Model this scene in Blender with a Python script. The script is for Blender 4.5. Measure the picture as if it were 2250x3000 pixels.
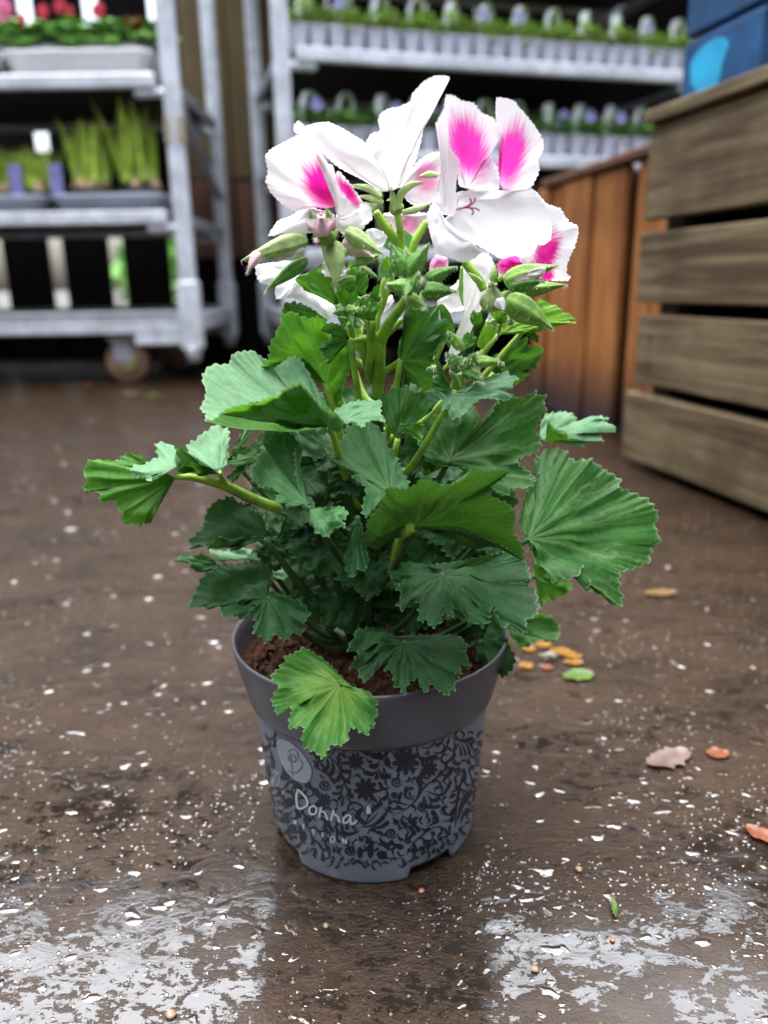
import bpy, bmesh, math, random
import numpy as np
from mathutils import Vector, Matrix

random.seed(7)
np.random.seed(7)
for o in list(bpy.data.objects):
    bpy.data.objects.remove(o)

# ---------------------------------------------------------------- camera
scene = bpy.context.scene
COL = scene.collection
FPX = 2254.0                       # focal length in pixels of the 2250x3000 photograph
PITCH, ROLL = math.radians(16.5), math.radians(-0.9)
CAM = Vector((0.0, 0.0, 0.2615))
cam_data = bpy.data.cameras.new('camera')
cam = bpy.data.objects.new('camera', cam_data)
COL.objects.link(cam)
RM = Matrix.Rotation(math.pi / 2 - PITCH, 3, 'X') @ Matrix.Rotation(ROLL, 3, 'Z')
cam.matrix_world = Matrix.Translation(CAM) @ RM.to_4x4()
cam_data.sensor_fit = 'VERTICAL'
cam_data.sensor_height = 36.0
cam_data.sensor_width = 27.0
cam_data.lens = 36.0 * FPX / 3000.0
cam_data.clip_start = 0.01
cam_data.clip_end = 500
cam_data.dof.use_dof = True
cam_data.dof.focus_distance = 0.30
cam_data.dof.aperture_fstop = cam_data.lens / 4.2
scene.camera = cam

# ---------------------------------------------------------------- light
SUN_EL, SUN_AZ = math.radians(80), math.radians(-25)   # azimuth from +Y towards +X
world = bpy.data.worlds.new('World')
scene.world = world
world.use_nodes = True
wn = world.node_tree.nodes
wl = world.node_tree.links
wn.clear()
w_out = wn.new('ShaderNodeOutputWorld')
w_bg = wn.new('ShaderNodeBackground')
w_sky = wn.new('ShaderNodeTexSky')
w_sky.sky_type = 'NISHITA'
w_sky.sun_disc = False
w_sky.sun_elevation = SUN_EL
w_sky.sun_rotation = SUN_AZ
w_sky.air_density = 1.2
w_sky.dust_density = 6.0
w_sky.ozone_density = 1.5
w_hs = wn.new('ShaderNodeHueSaturation')
w_hs.inputs['Saturation'].default_value = 0.55
w_bg.inputs['Strength'].default_value = 0.15
wl.new(w_sky.outputs[0], w_hs.inputs['Color'])
wl.new(w_hs.outputs[0], w_bg.inputs['Color'])
wl.new(w_bg.outputs[0], w_out.inputs['Surface'])

sun_d = bpy.data.lights.new('sun', 'SUN')
sun_d.energy = 1.5
sun_d.angle = math.radians(100)
sun_d.color = (0.93, 0.965, 1.0)
sun = bpy.data.objects.new('sun', sun_d)
COL.objects.link(sun)
sdir = Vector((math.sin(SUN_AZ) * math.cos(SUN_EL), math.cos(SUN_AZ) * math.cos(SUN_EL), math.sin(SUN_EL)))
sun.rotation_euler = sdir.to_track_quat('Z', 'Y').to_euler()
sun.location = (0, 0, 5)

scene.render.engine = 'CYCLES'
scene.view_settings.view_transform = 'Standard'
scene.view_settings.look = 'None'
scene.view_settings.gamma = 1.0
scene.view_settings.use_curve_mapping = False
scene.view_settings.exposure = 1.8

# ---------------------------------------------------------------- pixel helpers
RMn = np.array(RM)
CAMn = np.array(CAM)

def rays(uv):
    uv = np.asarray(uv, float)
    c = np.stack([(uv[..., 0] - 1125) / FPX, (1500 - uv[..., 1]) / FPX, -np.ones(uv.shape[:-1])], -1)
    return c @ RMn.T

def WV(uv, d):
    """world points on the pixel rays at forward distance d (metres from the camera along +Y)"""
    r = rays(uv)
    return CAMn + r * (np.asarray(d) / r[..., 1])[..., None]

def W(u, v, d):
    return Vector(WV(np.array([u, v]), d))

def G(u, v, z=0.0):
    r = rays(np.array([u, v], float))
    return Vector(CAMn + r * ((z - CAMn[2]) / r[2]))

TILES = dict(A=(230, 960, 3), B=(680, 830, 3), C=(1100, 830, 3), D=(1420, 1100, 3), E=(500, 1350, 3),
             F=(900, 1350, 3), G=(1150, 1450, 3), H=(680, 480, 3), I=(1180, 480, 3),
             J=(650, 180, 2.37), K=(1100, 180, 2.37), Q=(650, 1750, 3.318), P=(750, 2150, 4.1475),
             R=(1050, 2150, 4.1475), S=(0, 0, 1))

def T(t, *p):
    ox, oy, s = TILES[t]
    return [(ox + q[0] / s, oy + q[1] / s) + tuple(q[2:]) for q in p]

# ---------------------------------------------------------------- mesh helpers
def mesh_obj(name, verts, faces, mat, parent=None, smooth=True, off=None):
    me = bpy.data.meshes.new(name)
    verts = np.asarray(verts, float)
    if off is not None:
        verts = verts - np.array(off)
    me.from_pydata(verts.tolist(), [], faces if isinstance(faces, list) else faces.tolist())
    me.materials.append(mat)
    if smooth:
        me.polygons.foreach_set('use_smooth', np.ones(len(me.polygons), bool))
    me.update()
    o = bpy.data.objects.new(name, me)
    COL.objects.link(o)
    if parent is not None:
        o.parent = parent
    return o

def tag(o, label=None, cat=None, group=None, kind=None):
    if label: o['label'] = label
    if cat: o['category'] = cat
    if group: o['group'] = group
    if kind: o['kind'] = kind
    return o

def thing(name, label, cat, loc=(0, 0, 0), rz=0.0, group=None):
    o = bpy.data.objects.new(name, None)
    o.empty_display_size = 0.02
    COL.objects.link(o)
    o.location = loc
    o.rotation_euler = (0, 0, rz)
    return tag(o, label, cat, group)

def copy_tree(o, parent=None):
    c = o.copy()
    COL.objects.link(c)
    c.parent = parent
    for ch in list(o.children):
        copy_tree(ch, c)
    return c

class MB:
    """collects shapes into one mesh"""
    def __init__(s):
        s.v = []; s.f = []
    def add(s, v, f):
        n = len(s.v)
        s.v.extend([tuple(p) for p in v])
        s.f.extend([tuple(i + n for i in q) for q in f])
        return s
    def box(s, c, d, ch=0.0, rot=None):
        x, y, z = [k / 2 for k in d]
        if ch <= 0:
            v = [(sx * x, sy * y, sz * z) for sx in (-1, 1) for sy in (-1, 1) for sz in (-1, 1)]
            f = [(0, 1, 3, 2), (4, 6, 7, 5), (0, 4, 5, 1), (2, 3, 7, 6), (0, 2, 6, 4), (1, 5, 7, 3)]
        else:
            v, idx = [], {}
            for sx in (-1, 1):
                for sy in (-1, 1):
                    for sz in (-1, 1):
                        for k, p in enumerate(((sx * x, sy * (y - ch), sz * (z - ch)), (sx * (x - ch), sy * y, sz * (z - ch)), (sx * (x - ch), sy * (y - ch), sz * z))):
                            idx[(sx, sy, sz, k)] = len(v); v.append(p)
            f = []
            I = lambda a, b, c_, k: idx[(a, b, c_, k)]
            for a in (-1, 1):
                q = [I(a, -1, -1, 0), I(a, 1, -1, 0), I(a, 1, 1, 0), I(a, -1, 1, 0)]; f.append(q if a > 0 else q[::-1])
                q = [I(-1, a, -1, 1), I(-1, a, 1, 1), I(1, a, 1, 1), I(1, a, -1, 1)]; f.append(q if a > 0 else q[::-1])
                q = [I(-1, -1, a, 2), I(1, -1, a, 2), I(1, 1, a, 2), I(-1, 1, a, 2)]; f.append(q if a > 0 else q[::-1])
            for a in (-1, 1):
                for b in (-1, 1):
                    f.append([I(a, b, -1, 0), I(a, b, 1, 0), I(a, b, 1, 1), I(a, b, -1, 1)])
                    f.append([I(a, -1, b, 0), I(a, 1, b, 0), I(a, 1, b, 2), I(a, -1, b, 2)])
                    f.append([I(-1, a, b, 1), I(1, a, b, 1), I(1, a, b, 2), I(-1, a, b, 2)])
                    for c_ in (-1, 1):
                        f.append([I(a, b, c_, 0), I(a, b, c_, 1), I(a, b, c_, 2)])
        c = Vector(c)
        out = []
        for p in v:
            p = Vector(p)
            if rot is not None: p = rot @ p
            out.append(tuple(p + c))
        return s.add(out, f)
    def tube(s, pts, rad, seg=10, sub=4, flat=1.0, cap=True):
        pts = [np.array(p, float) for p in pts]
        rad = list(rad) if hasattr(rad, '__len__') else [rad] * len(pts)
        P, R = [], []
        n = len(pts)
        for i in range(n - 1):
            p0, p1, p2, p3 = pts[max(i - 1, 0)], pts[i], pts[i + 1], pts[min(i + 2, n - 1)]
            for k in range(sub):
                t = k / sub
                P.append(.5 * ((2 * p1) + (-p0 + p2) * t + (2 * p0 - 5 * p1 + 4 * p2 - p3) * t * t + (-p0 + 3 * p1 - 3 * p2 + p3) * t ** 3))
                R.append(rad[i] * (1 - t) + rad[i + 1] * t)
        P.append(pts[-1]); R.append(rad[-1])
        v = []
        up = Vector((0.13, -0.9, 0.31)).normalized()
        for i, p in enumerate(P):
            t = Vector(P[min(i + 1, len(P) - 1)] - P[max(i - 1, 0)])
            t = t.normalized() if t.length > 1e-9 else Vector((0, 0, 1))
            a = t.cross(up)
            if a.length < 1e-4: a = t.cross(Vector((1, 0, 0)))
            a.normalize(); b = a.cross(t).normalized()
            up = b
            for k in range(seg):
                th = 2 * math.pi * k / seg
                v.append(tuple(Vector(p) + a * (R[i] * math.cos(th)) + b * (R[i] * flat * math.sin(th))))
        f = []
        for i in range(len(P) - 1):
            for k in range(seg):
                k2 = (k + 1) % seg
                f.append((i * seg + k, i * seg + k2, (i + 1) * seg + k2, (i + 1) * seg + k))
        if cap:
            f.append(tuple(range(seg))[::-1])
            f.append(tuple((len(P) - 1) * seg + k for k in range(seg)))
        return s.add(v, f)
    def lathe(s, prof, c=(0, 0, 0), seg=32, axis='Z', closed=False):
        v, f = [], []
        n = len(prof)
        for r, z in prof:
            for k in range(seg):
                th = 2 * math.pi * k / seg
                p = (r * math.cos(th), r * math.sin(th), z)
                if axis == 'X': p = (z, r * math.cos(th), r * math.sin(th))
                if axis == 'Y': p = (r * math.sin(th), z, r * math.cos(th))
                v.append((p[0] + c[0], p[1] + c[1], p[2] + c[2]))
        for i in range(n - 1 + (1 if closed else 0)):
            j = (i + 1) % n
            for k in range(seg):
                k2 = (k + 1) % seg
                f.append((i * seg + k, i * seg + k2, j * seg + k2, j * seg + k))
        return s.add(v, f)
    def build(s, name, mat, parent=None, smooth=False, off=None):
        return mesh_obj(name, s.v, s.f, mat, parent, smooth, off)

# ---------------------------------------------------------------- material helpers
class NT:
    def __init__(s, name):
        s.m = bpy.data.materials.new(name)
        s.m.use_nodes = True
        s.n = s.m.node_tree.nodes
        s.l = s.m.node_tree.links
        s.n.clear()
        s.out = s.n.new('ShaderNodeOutputMaterial')
    def new(s, t, **kw):
        nd = s.n.new(t)
        for k, v in kw.items():
            if k.startswith('_'): setattr(nd, k[1:], v)
        return nd
    def put(s, sock, v):
        if v is None: return
        if hasattr(v, 'is_output'): s.l.new(v, sock)
        else: sock.default_value = v
    def math(s, op, a, b=None, c=None, clamp=False):
        nd = s.n.new('ShaderNodeMath'); nd.operation = op; nd.use_clamp = clamp
        s.put(nd.inputs[0], a); s.put(nd.inputs[1], b); s.put(nd.inputs[2], c)
        return nd.outputs[0]
    def ss(s, x, a, b):
        nd = s.n.new('ShaderNodeMapRange'); nd.interpolation_type = 'SMOOTHSTEP'
        s.put(nd.inputs[0], x); s.put(nd.inputs[1], a); s.put(nd.inputs[2], b)
        nd.inputs[3].default_value = 0; nd.inputs[4].default_value = 1
        return nd.outputs[0]
    def mix(s, f, a, b, mode='MIX'):
        nd = s.n.new('ShaderNodeMix'); nd.data_type = 'RGBA'; nd.blend_type = mode
        s.put(nd.inputs[0], f)
        s.put(nd.inputs[6], a if hasattr(a, 'is_output') else (*a, 1)[:4])
        s.put(nd.inputs[7], b if hasattr(b, 'is_output') else (*b, 1)[:4])
        return nd.outputs[2]
    def noise(s, scale, detail=4, rough=.55, vec=None, dist=0.0, out=0):
        nd = s.n.new('ShaderNodeTexNoise')
        nd.inputs['Scale'].default_value = scale; nd.inputs['Detail'].default_value = detail
        nd.inputs['Roughness'].default_value = rough; nd.inputs['Distortion'].default_value = dist
        if vec is not None: s.l.new(vec, nd.inputs['Vector'])
        return nd.outputs[out]
    def coords(s, kind='Object', scale=None):
        tc = s.n.new('ShaderNodeTexCoord')
        o = tc.outputs[kind]
        if scale is not None:
            mp = s.n.new('ShaderNodeMapping'); mp.inputs['Scale'].default_value = scale
            s.l.new(o, mp.inputs['Vector']); o = mp.outputs[0]
        return o
    def bump(s, h, strength=.3, dist=.002, normal=None):
        nd = s.n.new('ShaderNodeBump'); nd.inputs['Strength'].default_value = strength; nd.inputs['Distance'].default_value = dist
        s.put(nd.inputs['Height'], h); s.put(nd.inputs['Normal'], normal)
        return nd.outputs[0]
    def bsdf(s, **kw):
        nd = s.n.new('ShaderNodeBsdfPrincipled')
        for k, v in kw.items():
            k = k.replace('_', ' ')
            if isinstance(v, tuple) and len(v) == 3: v = (*v, 1)
            s.put(nd.inputs[k], v)
        return nd.outputs[0]
    def done(s, sh):
        s.l.new(sh, s.out.inputs['Surface'])
        return s.m

def plain(name, col, rough=.5, metal=0.0, noise=None, bump=None, spec=.5, var=.25, scale=(1, 1, 1)):
    t = NT(name)
    co = t.coords('Object', scale)
    base = (*col, 1)
    c = base
    if noise:
        n = t.noise(noise, 5, .6, co)
        c = t.mix(t.ss(n, .3, .7), tuple(k * (1 - var) for k in col), tuple(min(1, k * (1 + var)) for k in col))
    nb = None
    if bump:
        nb = t.bump(t.noise(bump[0], 5, .6, co), bump[1], bump[2])
    return t.done(t.bsdf(Base_Color=c, Roughness=rough, Metallic=metal, Normal=nb, Specular_IOR_Level=spec))

def leaf_mat(name, dark, light, yellow=0.0, trans=.33, sheen=.03, edge=(.30, .42, .26), brown=False, spec=.22, vein=(.30, .42, .16)):
    t = NT(name)
    uv = t.n.new('ShaderNodeUVMap'); uv.uv_map = 'UVMap'
    sp = t.n.new('ShaderNodeSeparateXYZ'); t.l.new(uv.outputs[0], sp.inputs[0])
    x, r = sp.outputs[0], sp.outputs[1]
    x = t.math('ADD', x, t.math('MULTIPLY', t.math('SUBTRACT', t.noise(130, 3, .6, t.coords('Object')), .5), .5))
    fx = t.math('SUBTRACT', t.math('FRACT', t.math('ADD', x, .5)), .5)
    ax = t.math('ABSOLUTE', fx)
    m1 = t.math('SUBTRACT', 1.0, t.ss(t.math('MULTIPLY', ax, r), .012, .05))
    br = t.math('MULTIPLY', t.math('SUBTRACT', r, .38), .62)
    d2 = t.math('MULTIPLY', t.math('ABSOLUTE', t.math('SUBTRACT', ax, br)), r)
    m2 = t.math('MULTIPLY', t.math('SUBTRACT', 1.0, t.ss(d2, .008, .035)), t.math('MULTIPLY', t.math('GREATER_THAN', r, .38), .55))
    vm = t.math('MULTIPLY', t.math('MAXIMUM', m1, m2), .20)
    co = t.coords('Object')
    n1 = t.noise(45, 4, .6, co)
    n2 = t.noise(420, 5, .75, co)
    c = t.mix(t.ss(n1, .35, .7), dark, light)
    c = t.mix(t.math('MULTIPLY', t.ss(n2, .35, .75), .4), c, tuple(min(1, k * 1.7 + .012) for k in light))
    c = t.mix(vm, c, vein)
    if yellow:
        c = t.mix(t.math('MULTIPLY', t.math('SUBTRACT', 1.0, t.ss(r, .1, .95)), yellow), c, (.32, .46, .03))
    if brown:
        n3 = t.noise(160, 3, .6, co)
        c = t.mix(t.math('MULTIPLY', t.ss(n3, .70, .78), .7), c, (.45, .36, .12))
    c = t.mix(t.math('MULTIPLY', t.ss(r, .97, .997), .36), c, edge)  # pale hairy margin, with rim light also painted in
    hb = t.math('ADD', t.math('MULTIPLY', n2, .5), t.math('MULTIPLY', vm, -.9))
    nb = t.bump(hb, .35, .0006)
    p = t.bsdf(Base_Color=c, Roughness=.5, Specular_IOR_Level=spec, Normal=nb, Sheen_Weight=sheen, Sheen_Roughness=.5, Sheen_Tint=(.8, 1, .9))
    tr = t.new('ShaderNodeBsdfTranslucent')
    t.l.new(t.mix(.5, c, (.13, .38, .015)), tr.inputs[0])
    ms = t.new('ShaderNodeMixShader'); ms.inputs[0].default_value = trans
    t.l.new(p, ms.inputs[1]); t.l.new(tr.outputs[0], ms.inputs[2])
    return t.done(ms.outputs[0])

def petal_mat(name, pink=(.78, .012, .33), white=(.93, .92, .95), trans=.40, tint=(.86, .80, .88)):
    t = NT(name)
    at = t.n.new('ShaderNodeAttribute'); at.attribute_name = 'pink'
    uv = t.n.new('ShaderNodeUVMap'); uv.uv_map = 'UVMap'
    mp = t.n.new('ShaderNodeMapping'); mp.inputs['Scale'].default_value = (9, 1.2, 1)
    t.l.new(uv.outputs[0], mp.inputs[0])
    st = t.noise(2.2, 4, .6, mp.outputs[0])
    f = at.outputs['Fac']
    f2 = t.ss(t.math('ADD', f, t.math('MULTIPLY', t.math('SUBTRACT', st, .5), 1.25)), .18, .85)
    f2 = t.math('MULTIPLY', f2, t.ss(f, .02, .25))
    wv_ = t.mix(t.math('MULTIPLY', t.ss(st, .45, .75), .35), white, tint)
    c = t.mix(f2, wv_, pink)
    nb = t.bump(st, .3, .0010)
    p = t.bsdf(Base_Color=c, Roughness=.6, Specular_IOR_Level=.25, Normal=nb, Sheen_Weight=.1)
    tr = t.new('ShaderNodeBsdfTranslucent'); t.l.new(t.mix(f2, white, pink), tr.inputs[0])
    ms = t.new('ShaderNodeMixShader'); ms.inputs[0].default_value = trans
    t.l.new(p, ms.inputs[1]); t.l.new(tr.outputs[0], ms.inputs[2])
    return t.done(ms.outputs[0])

def wood_mat(name, dark, light, grain=(60, 60, 3), rough=.6, spec=.4, bump=.3, foot_tone=None, wet=None):
    t = NT(name)
    co = t.coords('Object', grain)
    n = t.noise(1.0, 6, .65, co, .6)
    co2 = t.coords('Object')
    n2 = t.noise(7, 4, .6, co2)
    c = t.mix(t.ss(n, .34, .66), dark, light)
    c = t.mix(t.math('MULTIPLY', t.ss(n2, .42, .7), .6), c, tuple(k * .6 for k in dark))
    if foot_tone:   # darker towards the foot of the boards, in object space
        sp = t.n.new('ShaderNodeSeparateXYZ'); t.l.new(co2, sp.inputs[0])
        z = t.math('ADD', sp.outputs[2], t.math('MULTIPLY', t.math('SUBTRACT', n2, .5), .06))
        c = t.mix(t.math('SUBTRACT', 1.0, t.ss(z, foot_tone[0], foot_tone[1])), c, foot_tone[2])
    nb = t.bump(n, bump, .002)
    return t.done(t.bsdf(Base_Color=c, Roughness=rough, Specular_IOR_Level=spec, Normal=nb))

M = {}
M['leaf'] = leaf_mat('leaf_mid', (.014, .072, .010), (.032, .130, .020))
M['leaf_shaded'] = leaf_mat('leaf_shaded', (.006, .034, .008), (.016, .072, .016), trans=.22, spec=.14, vein=(.075, .15, .07), edge=(.20, .32, .18))  # lower and inner leaves, their shade darkened into the colour
M['leaf_velvet_lit'] = leaf_mat('leaf_velvet_lit', (.028, .105, .030), (.060, .185, .058), sheen=.12, trans=.3)  # velvety sheen, plus leaf highlights lightened into the base colour
M['leaf_under'] = leaf_mat('leaf_underside', (.024, .105, .015), (.046, .165, .028), trans=.15, vein=(.20, .34, .08))
M['leaf_fresh'] = leaf_mat('leaf_fresh', (.035, .145, .010), (.070, .23, .020), trans=.4)
M['leaf_pale'] = leaf_mat('leaf_pale', (.075, .20, .085), (.13, .29, .14), sheen=.3, trans=.3, vein=(.22, .36, .2))  # pale leaves; skylight on upturned faces is painted into this colour
M['leaf_yellow'] = leaf_mat('leaf_yellow', (.036, .14, .022), (.065, .21, .036), yellow=.30, brown=True)
M['leaf_lime'] = leaf_mat('leaf_lime', (.12, .30, .012), (.20, .42, .03), trans=.45)
M['petal'] = petal_mat('petal_white_pink')
M['petal_mauve'] = petal_mat('petal_white_mauve', pink=(.80, .05, .48))
M['petal_back'] = petal_mat('petal_back', white=(.92, .92, .92), trans=.42)
M['petal_blush'] = petal_mat('petal_blush', pink=(.85, .30, .55), white=(.86, .78, .82))
M['stem'] = plain('stem_green', (.24, .42, .045), .5, noise=120, bump=(500, .3, .0006), var=.3)
M['stem_shaded'] = plain('stem_shaded', (.022, .065, .012), .55, noise=120, var=.3)  # shade deep inside the plant, put into the stem colour
M['bud'] = plain('bud_green', (.22, .42, .07), .6, noise=180, bump=(700, .4, .0006), var=.35)
M['bud_dark'] = plain('bud_dark_green', (.10, .26, .035), .6, noise=180, bump=(700, .4, .0006), var=.35)
M['bud_pale'] = plain('bud_pale_green', (.34, .48, .17), .6, noise=180, bump=(700, .4, .0006), var=.3)
M['bud_pink'] = plain('bud_petal', (.80, .52, .58), .6, noise=200, var=.3)
M['bud_white'] = plain('bud_white', (.84, .80, .78), .6, noise=200, var=.12)
M['stamen'] = plain('stamen_magenta', (.42, .07, .22), .5)
M['hair'] = plain('plant_hair', (.80, .86, .72), .5)
M['pot_collar'] = plain('pot_grey_plastic', (.075, .078, .094), .34, noise=18, bump=(900, .06, .0003), var=.12)
M['pot_body'] = plain('pot_label_grey', (.150, .172, .215), .36, noise=14, bump=(900, .05, .0003), var=.12)
M['ink'] = plain('pot_print_ink', (.010, .013, .022), .4, noise=60, var=.5)
M['print_white'] = plain('pot_print_white', (.52, .56, .62), .5)
M['print_pale'] = plain('pot_print_pale', (.27, .31, .37), .5, noise=40, var=.08)
M['soil'] = plain('peat_soil', (.055, .022, .012), .9, noise=350, bump=(600, 1.0, .002), var=.7, spec=.2)
M['galv'] = plain('galvanised_steel', (.70, .74, .80), .42, metal=.1, noise=22, bump=(60, .1, .001), var=.2)
M['galv_dull'] = plain('galvanised_dull', (.36, .38, .42), .5, metal=.15, noise=18, var=.25)
M['shelf_ply'] = plain('shelf_plywood', (.022, .017, .014), .7, noise=10, var=.3)
M['tape'] = plain('paper_tape', (.42, .36, .27), .8, noise=40, var=.15)
M['caster'] = plain('caster_tyre', (.33, .20, .12), .5, noise=12, var=.35)
M['caster_hub'] = plain('caster_hub', (.36, .32, .14), .4, noise=20, var=.3)
M['white_tray'] = plain('white_plastic_tray', (.90, .91, .92), .35, noise=6, var=.05)
M['grey_tray'] = plain('grey_plastic_tray', (.52, .58, .70), .4, noise=6, var=.1)
M['black_pot'] = plain('black_pot', (.02, .022, .025), .45)
M['green_pot'] = plain('pale_green_pot', (.36, .42, .30), .5)
M['grey_pot'] = plain('grey_pot', (.22, .24, .27), .5)
M['pack'] = plain('pack_plastic', (.66, .68, .78), .4, noise=9, var=.08)
M['handle'] = plain('white_label_card', (.80, .84, .82), .5)
M['purple_label'] = plain('purple_label_card', (.25, .23, .52), .5, noise=60, var=.4)
M['bulb'] = plain('bulb_skin', (.72, .46, .28), .6, noise=60, var=.4)
M['shoot'] = plain('bulb_shoot', (.48, .68, .09), .5, noise=25, var=.35)
M['shoot_pale'] = plain('bulb_shoot_pale', (.66, .70, .36), .5, noise=25, var=.2)
M['foliage'] = plain('small_foliage', (.19, .42, .09), .5, noise=50, var=.6)
M['foliage_lime'] = plain('small_foliage_lime', (.46, .66, .16), .5, noise=50, var=.5)
M['viola'] = plain('viola_lilac', (.38, .34, .72), .6, noise=60, var=.3)
M['primrose'] = plain('primrose_red', (.60, .03, .07), .6, noise=60, var=.35)
M['primrose_pink'] = plain('primrose_pink', (.80, .16, .36), .6, noise=60, var=.3)
M['fence_dark'] = wood_mat('fence_black_stain', (.004, .0034, .003), (.007, .006, .005), rough=.9, spec=.1)
M['brown_wood'] = wood_mat('brown_wood', (.095, .064, .022), (.165, .112, .042))
M['brown_dark'] = wood_mat('dark_brown_wood', (.05, .035, .024), (.08, .058, .04))
M['red_wood'] = wood_mat('red_wood', (.11, .05, .03), (.17, .08, .045))
M['crate_wood'] = wood_mat('crate_grey_wood', (.10, .078, .048), (.20, .16, .10), grain=(8, 8, 70), rough=.75, spec=.25)
M['crate_wood_long'] = wood_mat('crate_slat_wood', (.072, .050, .027), (.225, .172, .098), grain=(3, 40, 55), rough=.75, bump=.6, spec=.25)
M['orange_wood'] = wood_mat('orange_stained_wood', (.26, .09, .022), (.44, .185, .055), grain=(40, 40, 4), rough=.5, foot_tone=(.02, .16, (.045, .028, .03)))
M['blue_paint'] = plain('blue_paint', (.010, .072, .19), .5, noise=16, bump=(60, .3, .002), var=.35)
M['navy_end'] = plain('navy_end', (.006, .010, .028), .6, noise=16, var=.3)
M['turquoise'] = plain('turquoise_paint', (.02, .36, .62), .5, noise=20, var=.25)
M['nail'] = plain('rusty_nail', (.03, .02, .015), .6)
M['void'] = plain('added_roof_dark', (.012, .011, .011), .9)

# ================================================================ GROUND
def ground_mat():
    t = NT('wet_concrete')
    geo = t.n.new('ShaderNodeNewGeometry')
    pos = geo.outputs['Position']
    # height field: broad swells, pits, grit
    mpg = t.n.new('ShaderNodeMapping'); mpg.inputs['Scale'].default_value = (.75, 1.3, 1); mpg.inputs['Rotation'].default_value = (0, 0, .35)
    t.l.new(pos, mpg.inputs[0]); gp = mpg.outputs[0]
    h1 = t.noise(14, 5, .6, gp, .4)
    h2 = t.noise(78, 6, .70, gp, .8)
    h3 = t.noise(260, 4, .7, gp, .3)
    h4 = t.noise(900, 2, .6, pos)
    H = t.math('ADD', t.math('MULTIPLY', h1, .30), t.math('MULTIPLY', h2, .42))
    H = t.math('ADD', H, t.math('MULTIPLY', h3, .28))
    # basins where the water has gathered
    basins = [((330, 2790), .085, .085), ((90, 2960), .085, .085), ((560, 2960), .06, .065), ((180, 2560), .07, .062), ((700, 2640), .065, .055), ((420, 2480), .06, .045),
              ((1640, 2900), .055, .065), ((2150, 2930), .06, .065), ((1900, 2760), .06, .055), ((2180, 2560), .07, .05), ((950, 2960), .03, .05),
              ((650, 2420), .05, .045), ((1700, 2630), .04, .04)]
    bias = None
    for (u, v), rad, amt in basins:
        p = G(u, v)
        vm = t.n.new('ShaderNodeVectorMath'); vm.operation = 'DISTANCE'
        t.l.new(pos, vm.inputs[0]); vm.inputs[1].default_value = p
        g = t.math('MULTIPLY', t.math('SUBTRACT', 1.0, t.ss(vm.outputs['Value'], 0.0, rad * 1.5)), amt)
        bias = g if bias is None else t.math('MAXIMUM', bias, g)
    lev = t.math('SUBTRACT', H, bias)
    mask = t.math('SUBTRACT', 1.0, t.ss(lev, .427, .435))
    # scattered drops / little wet pits
    vo = t.n.new('ShaderNodeTexVoronoi'); vo.inputs['Scale'].default_value = 62
    vo.inputs['Randomness'].default_value = 1
    wpos = t.n.new('ShaderNodeVectorMath'); wpos.operation = 'ADD'
    nz = t.n.new('ShaderNodeTexNoise'); nz.inputs['Scale'].default_value = 140; nz.inputs['Detail'].default_value = 3
    t.l.new(pos, nz.inputs['Vector'])
    sc = t.n.new('ShaderNodeVectorMath'); sc.operation = 'SCALE'; sc.inputs['Scale'].default_value = .012
    t.l.new(nz.outputs['Color'], sc.inputs[0])
    t.l.new(pos, wpos.inputs[0]); t.l.new(sc.outputs[0], wpos.inputs[1])
    t.l.new(wpos.outputs[0], vo.inputs['Vector'])
    sepc = t.n.new('ShaderNodeSeparateColor'); t.l.new(vo.outputs['Color'], sepc.inputs[0])
    size = t.math('MULTIPLY', t.math('POWER', sepc.outputs[0], 4.0), .42)
    drop = t.math('MULTIPLY', t.math('SUBTRACT', 1.0, t.ss(t.math('SUBTRACT', vo.outputs['Distance'], size), -.06, .0)), t.ss(sepc.outputs[0], .55, .6))
    # colour: dark wet brown, paler where it has dried a little
    c = t.mix(t.ss(h1, .35, .65), (.018, .0092, .0040), (.034, .0188, .0092))
    c = t.mix(t.math('MULTIPLY', t.ss(h2, .45, .7), .6), c, (.052, .031, .017))
    c = t.mix(t.math('MULTIPLY', t.ss(h3, .62, .72), .55), c, (.13, .095, .07))
    c = t.mix(mask, c, (.016, .011, .008))
    damp = t.math('MULTIPLY', t.ss(t.noise(6, 4, .6, gp),   .40, .62), .26)
    damp = t.math('ADD', damp, t.math('MULTIPLY', bias, 1.5), clamp=True)
    film = t.math('MAXIMUM', t.math('MAXIMUM', mask, drop), damp)
    hb = t.math('ADD', t.math('MULTIPLY', h2, .6), t.math('ADD', t.math('MULTIPLY', h3, .9), t.math('MULTIPLY', h4, .45)))
    hb = t.math('MULTIPLY', hb, t.math('SUBTRACT', 1.0, mask))
    dome = t.math('MULTIPLY', drop, t.math('SUBTRACT', .5, vo.outputs['Distance']))
    hb2 = t.math('ADD', hb, t.math('MULTIPLY', dome, .9))
    nb = t.bump(hb2, .55, .004)
    wv = t.bump(t.math('ADD', t.math('MULTIPLY', h2, .15), t.math('MULTIPLY', dome, .8)), .35, .003)
    p = t.bsdf(Base_Color=c, Roughness=t.math('ADD', .20, t.math('MULTIPLY', film, -.08)), Specular_IOR_Level=t.math('ADD', .24, t.math('MULTIPLY', film, -.18)), Normal=nb,
               Coat_Weight=film, Coat_Roughness=t.math('SUBTRACT', .16, t.math('MULTIPLY', t.math('MAXIMUM', mask, drop), .13)), Coat_IOR=1.98, Coat_Normal=wv)
    return t.done(p)

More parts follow.
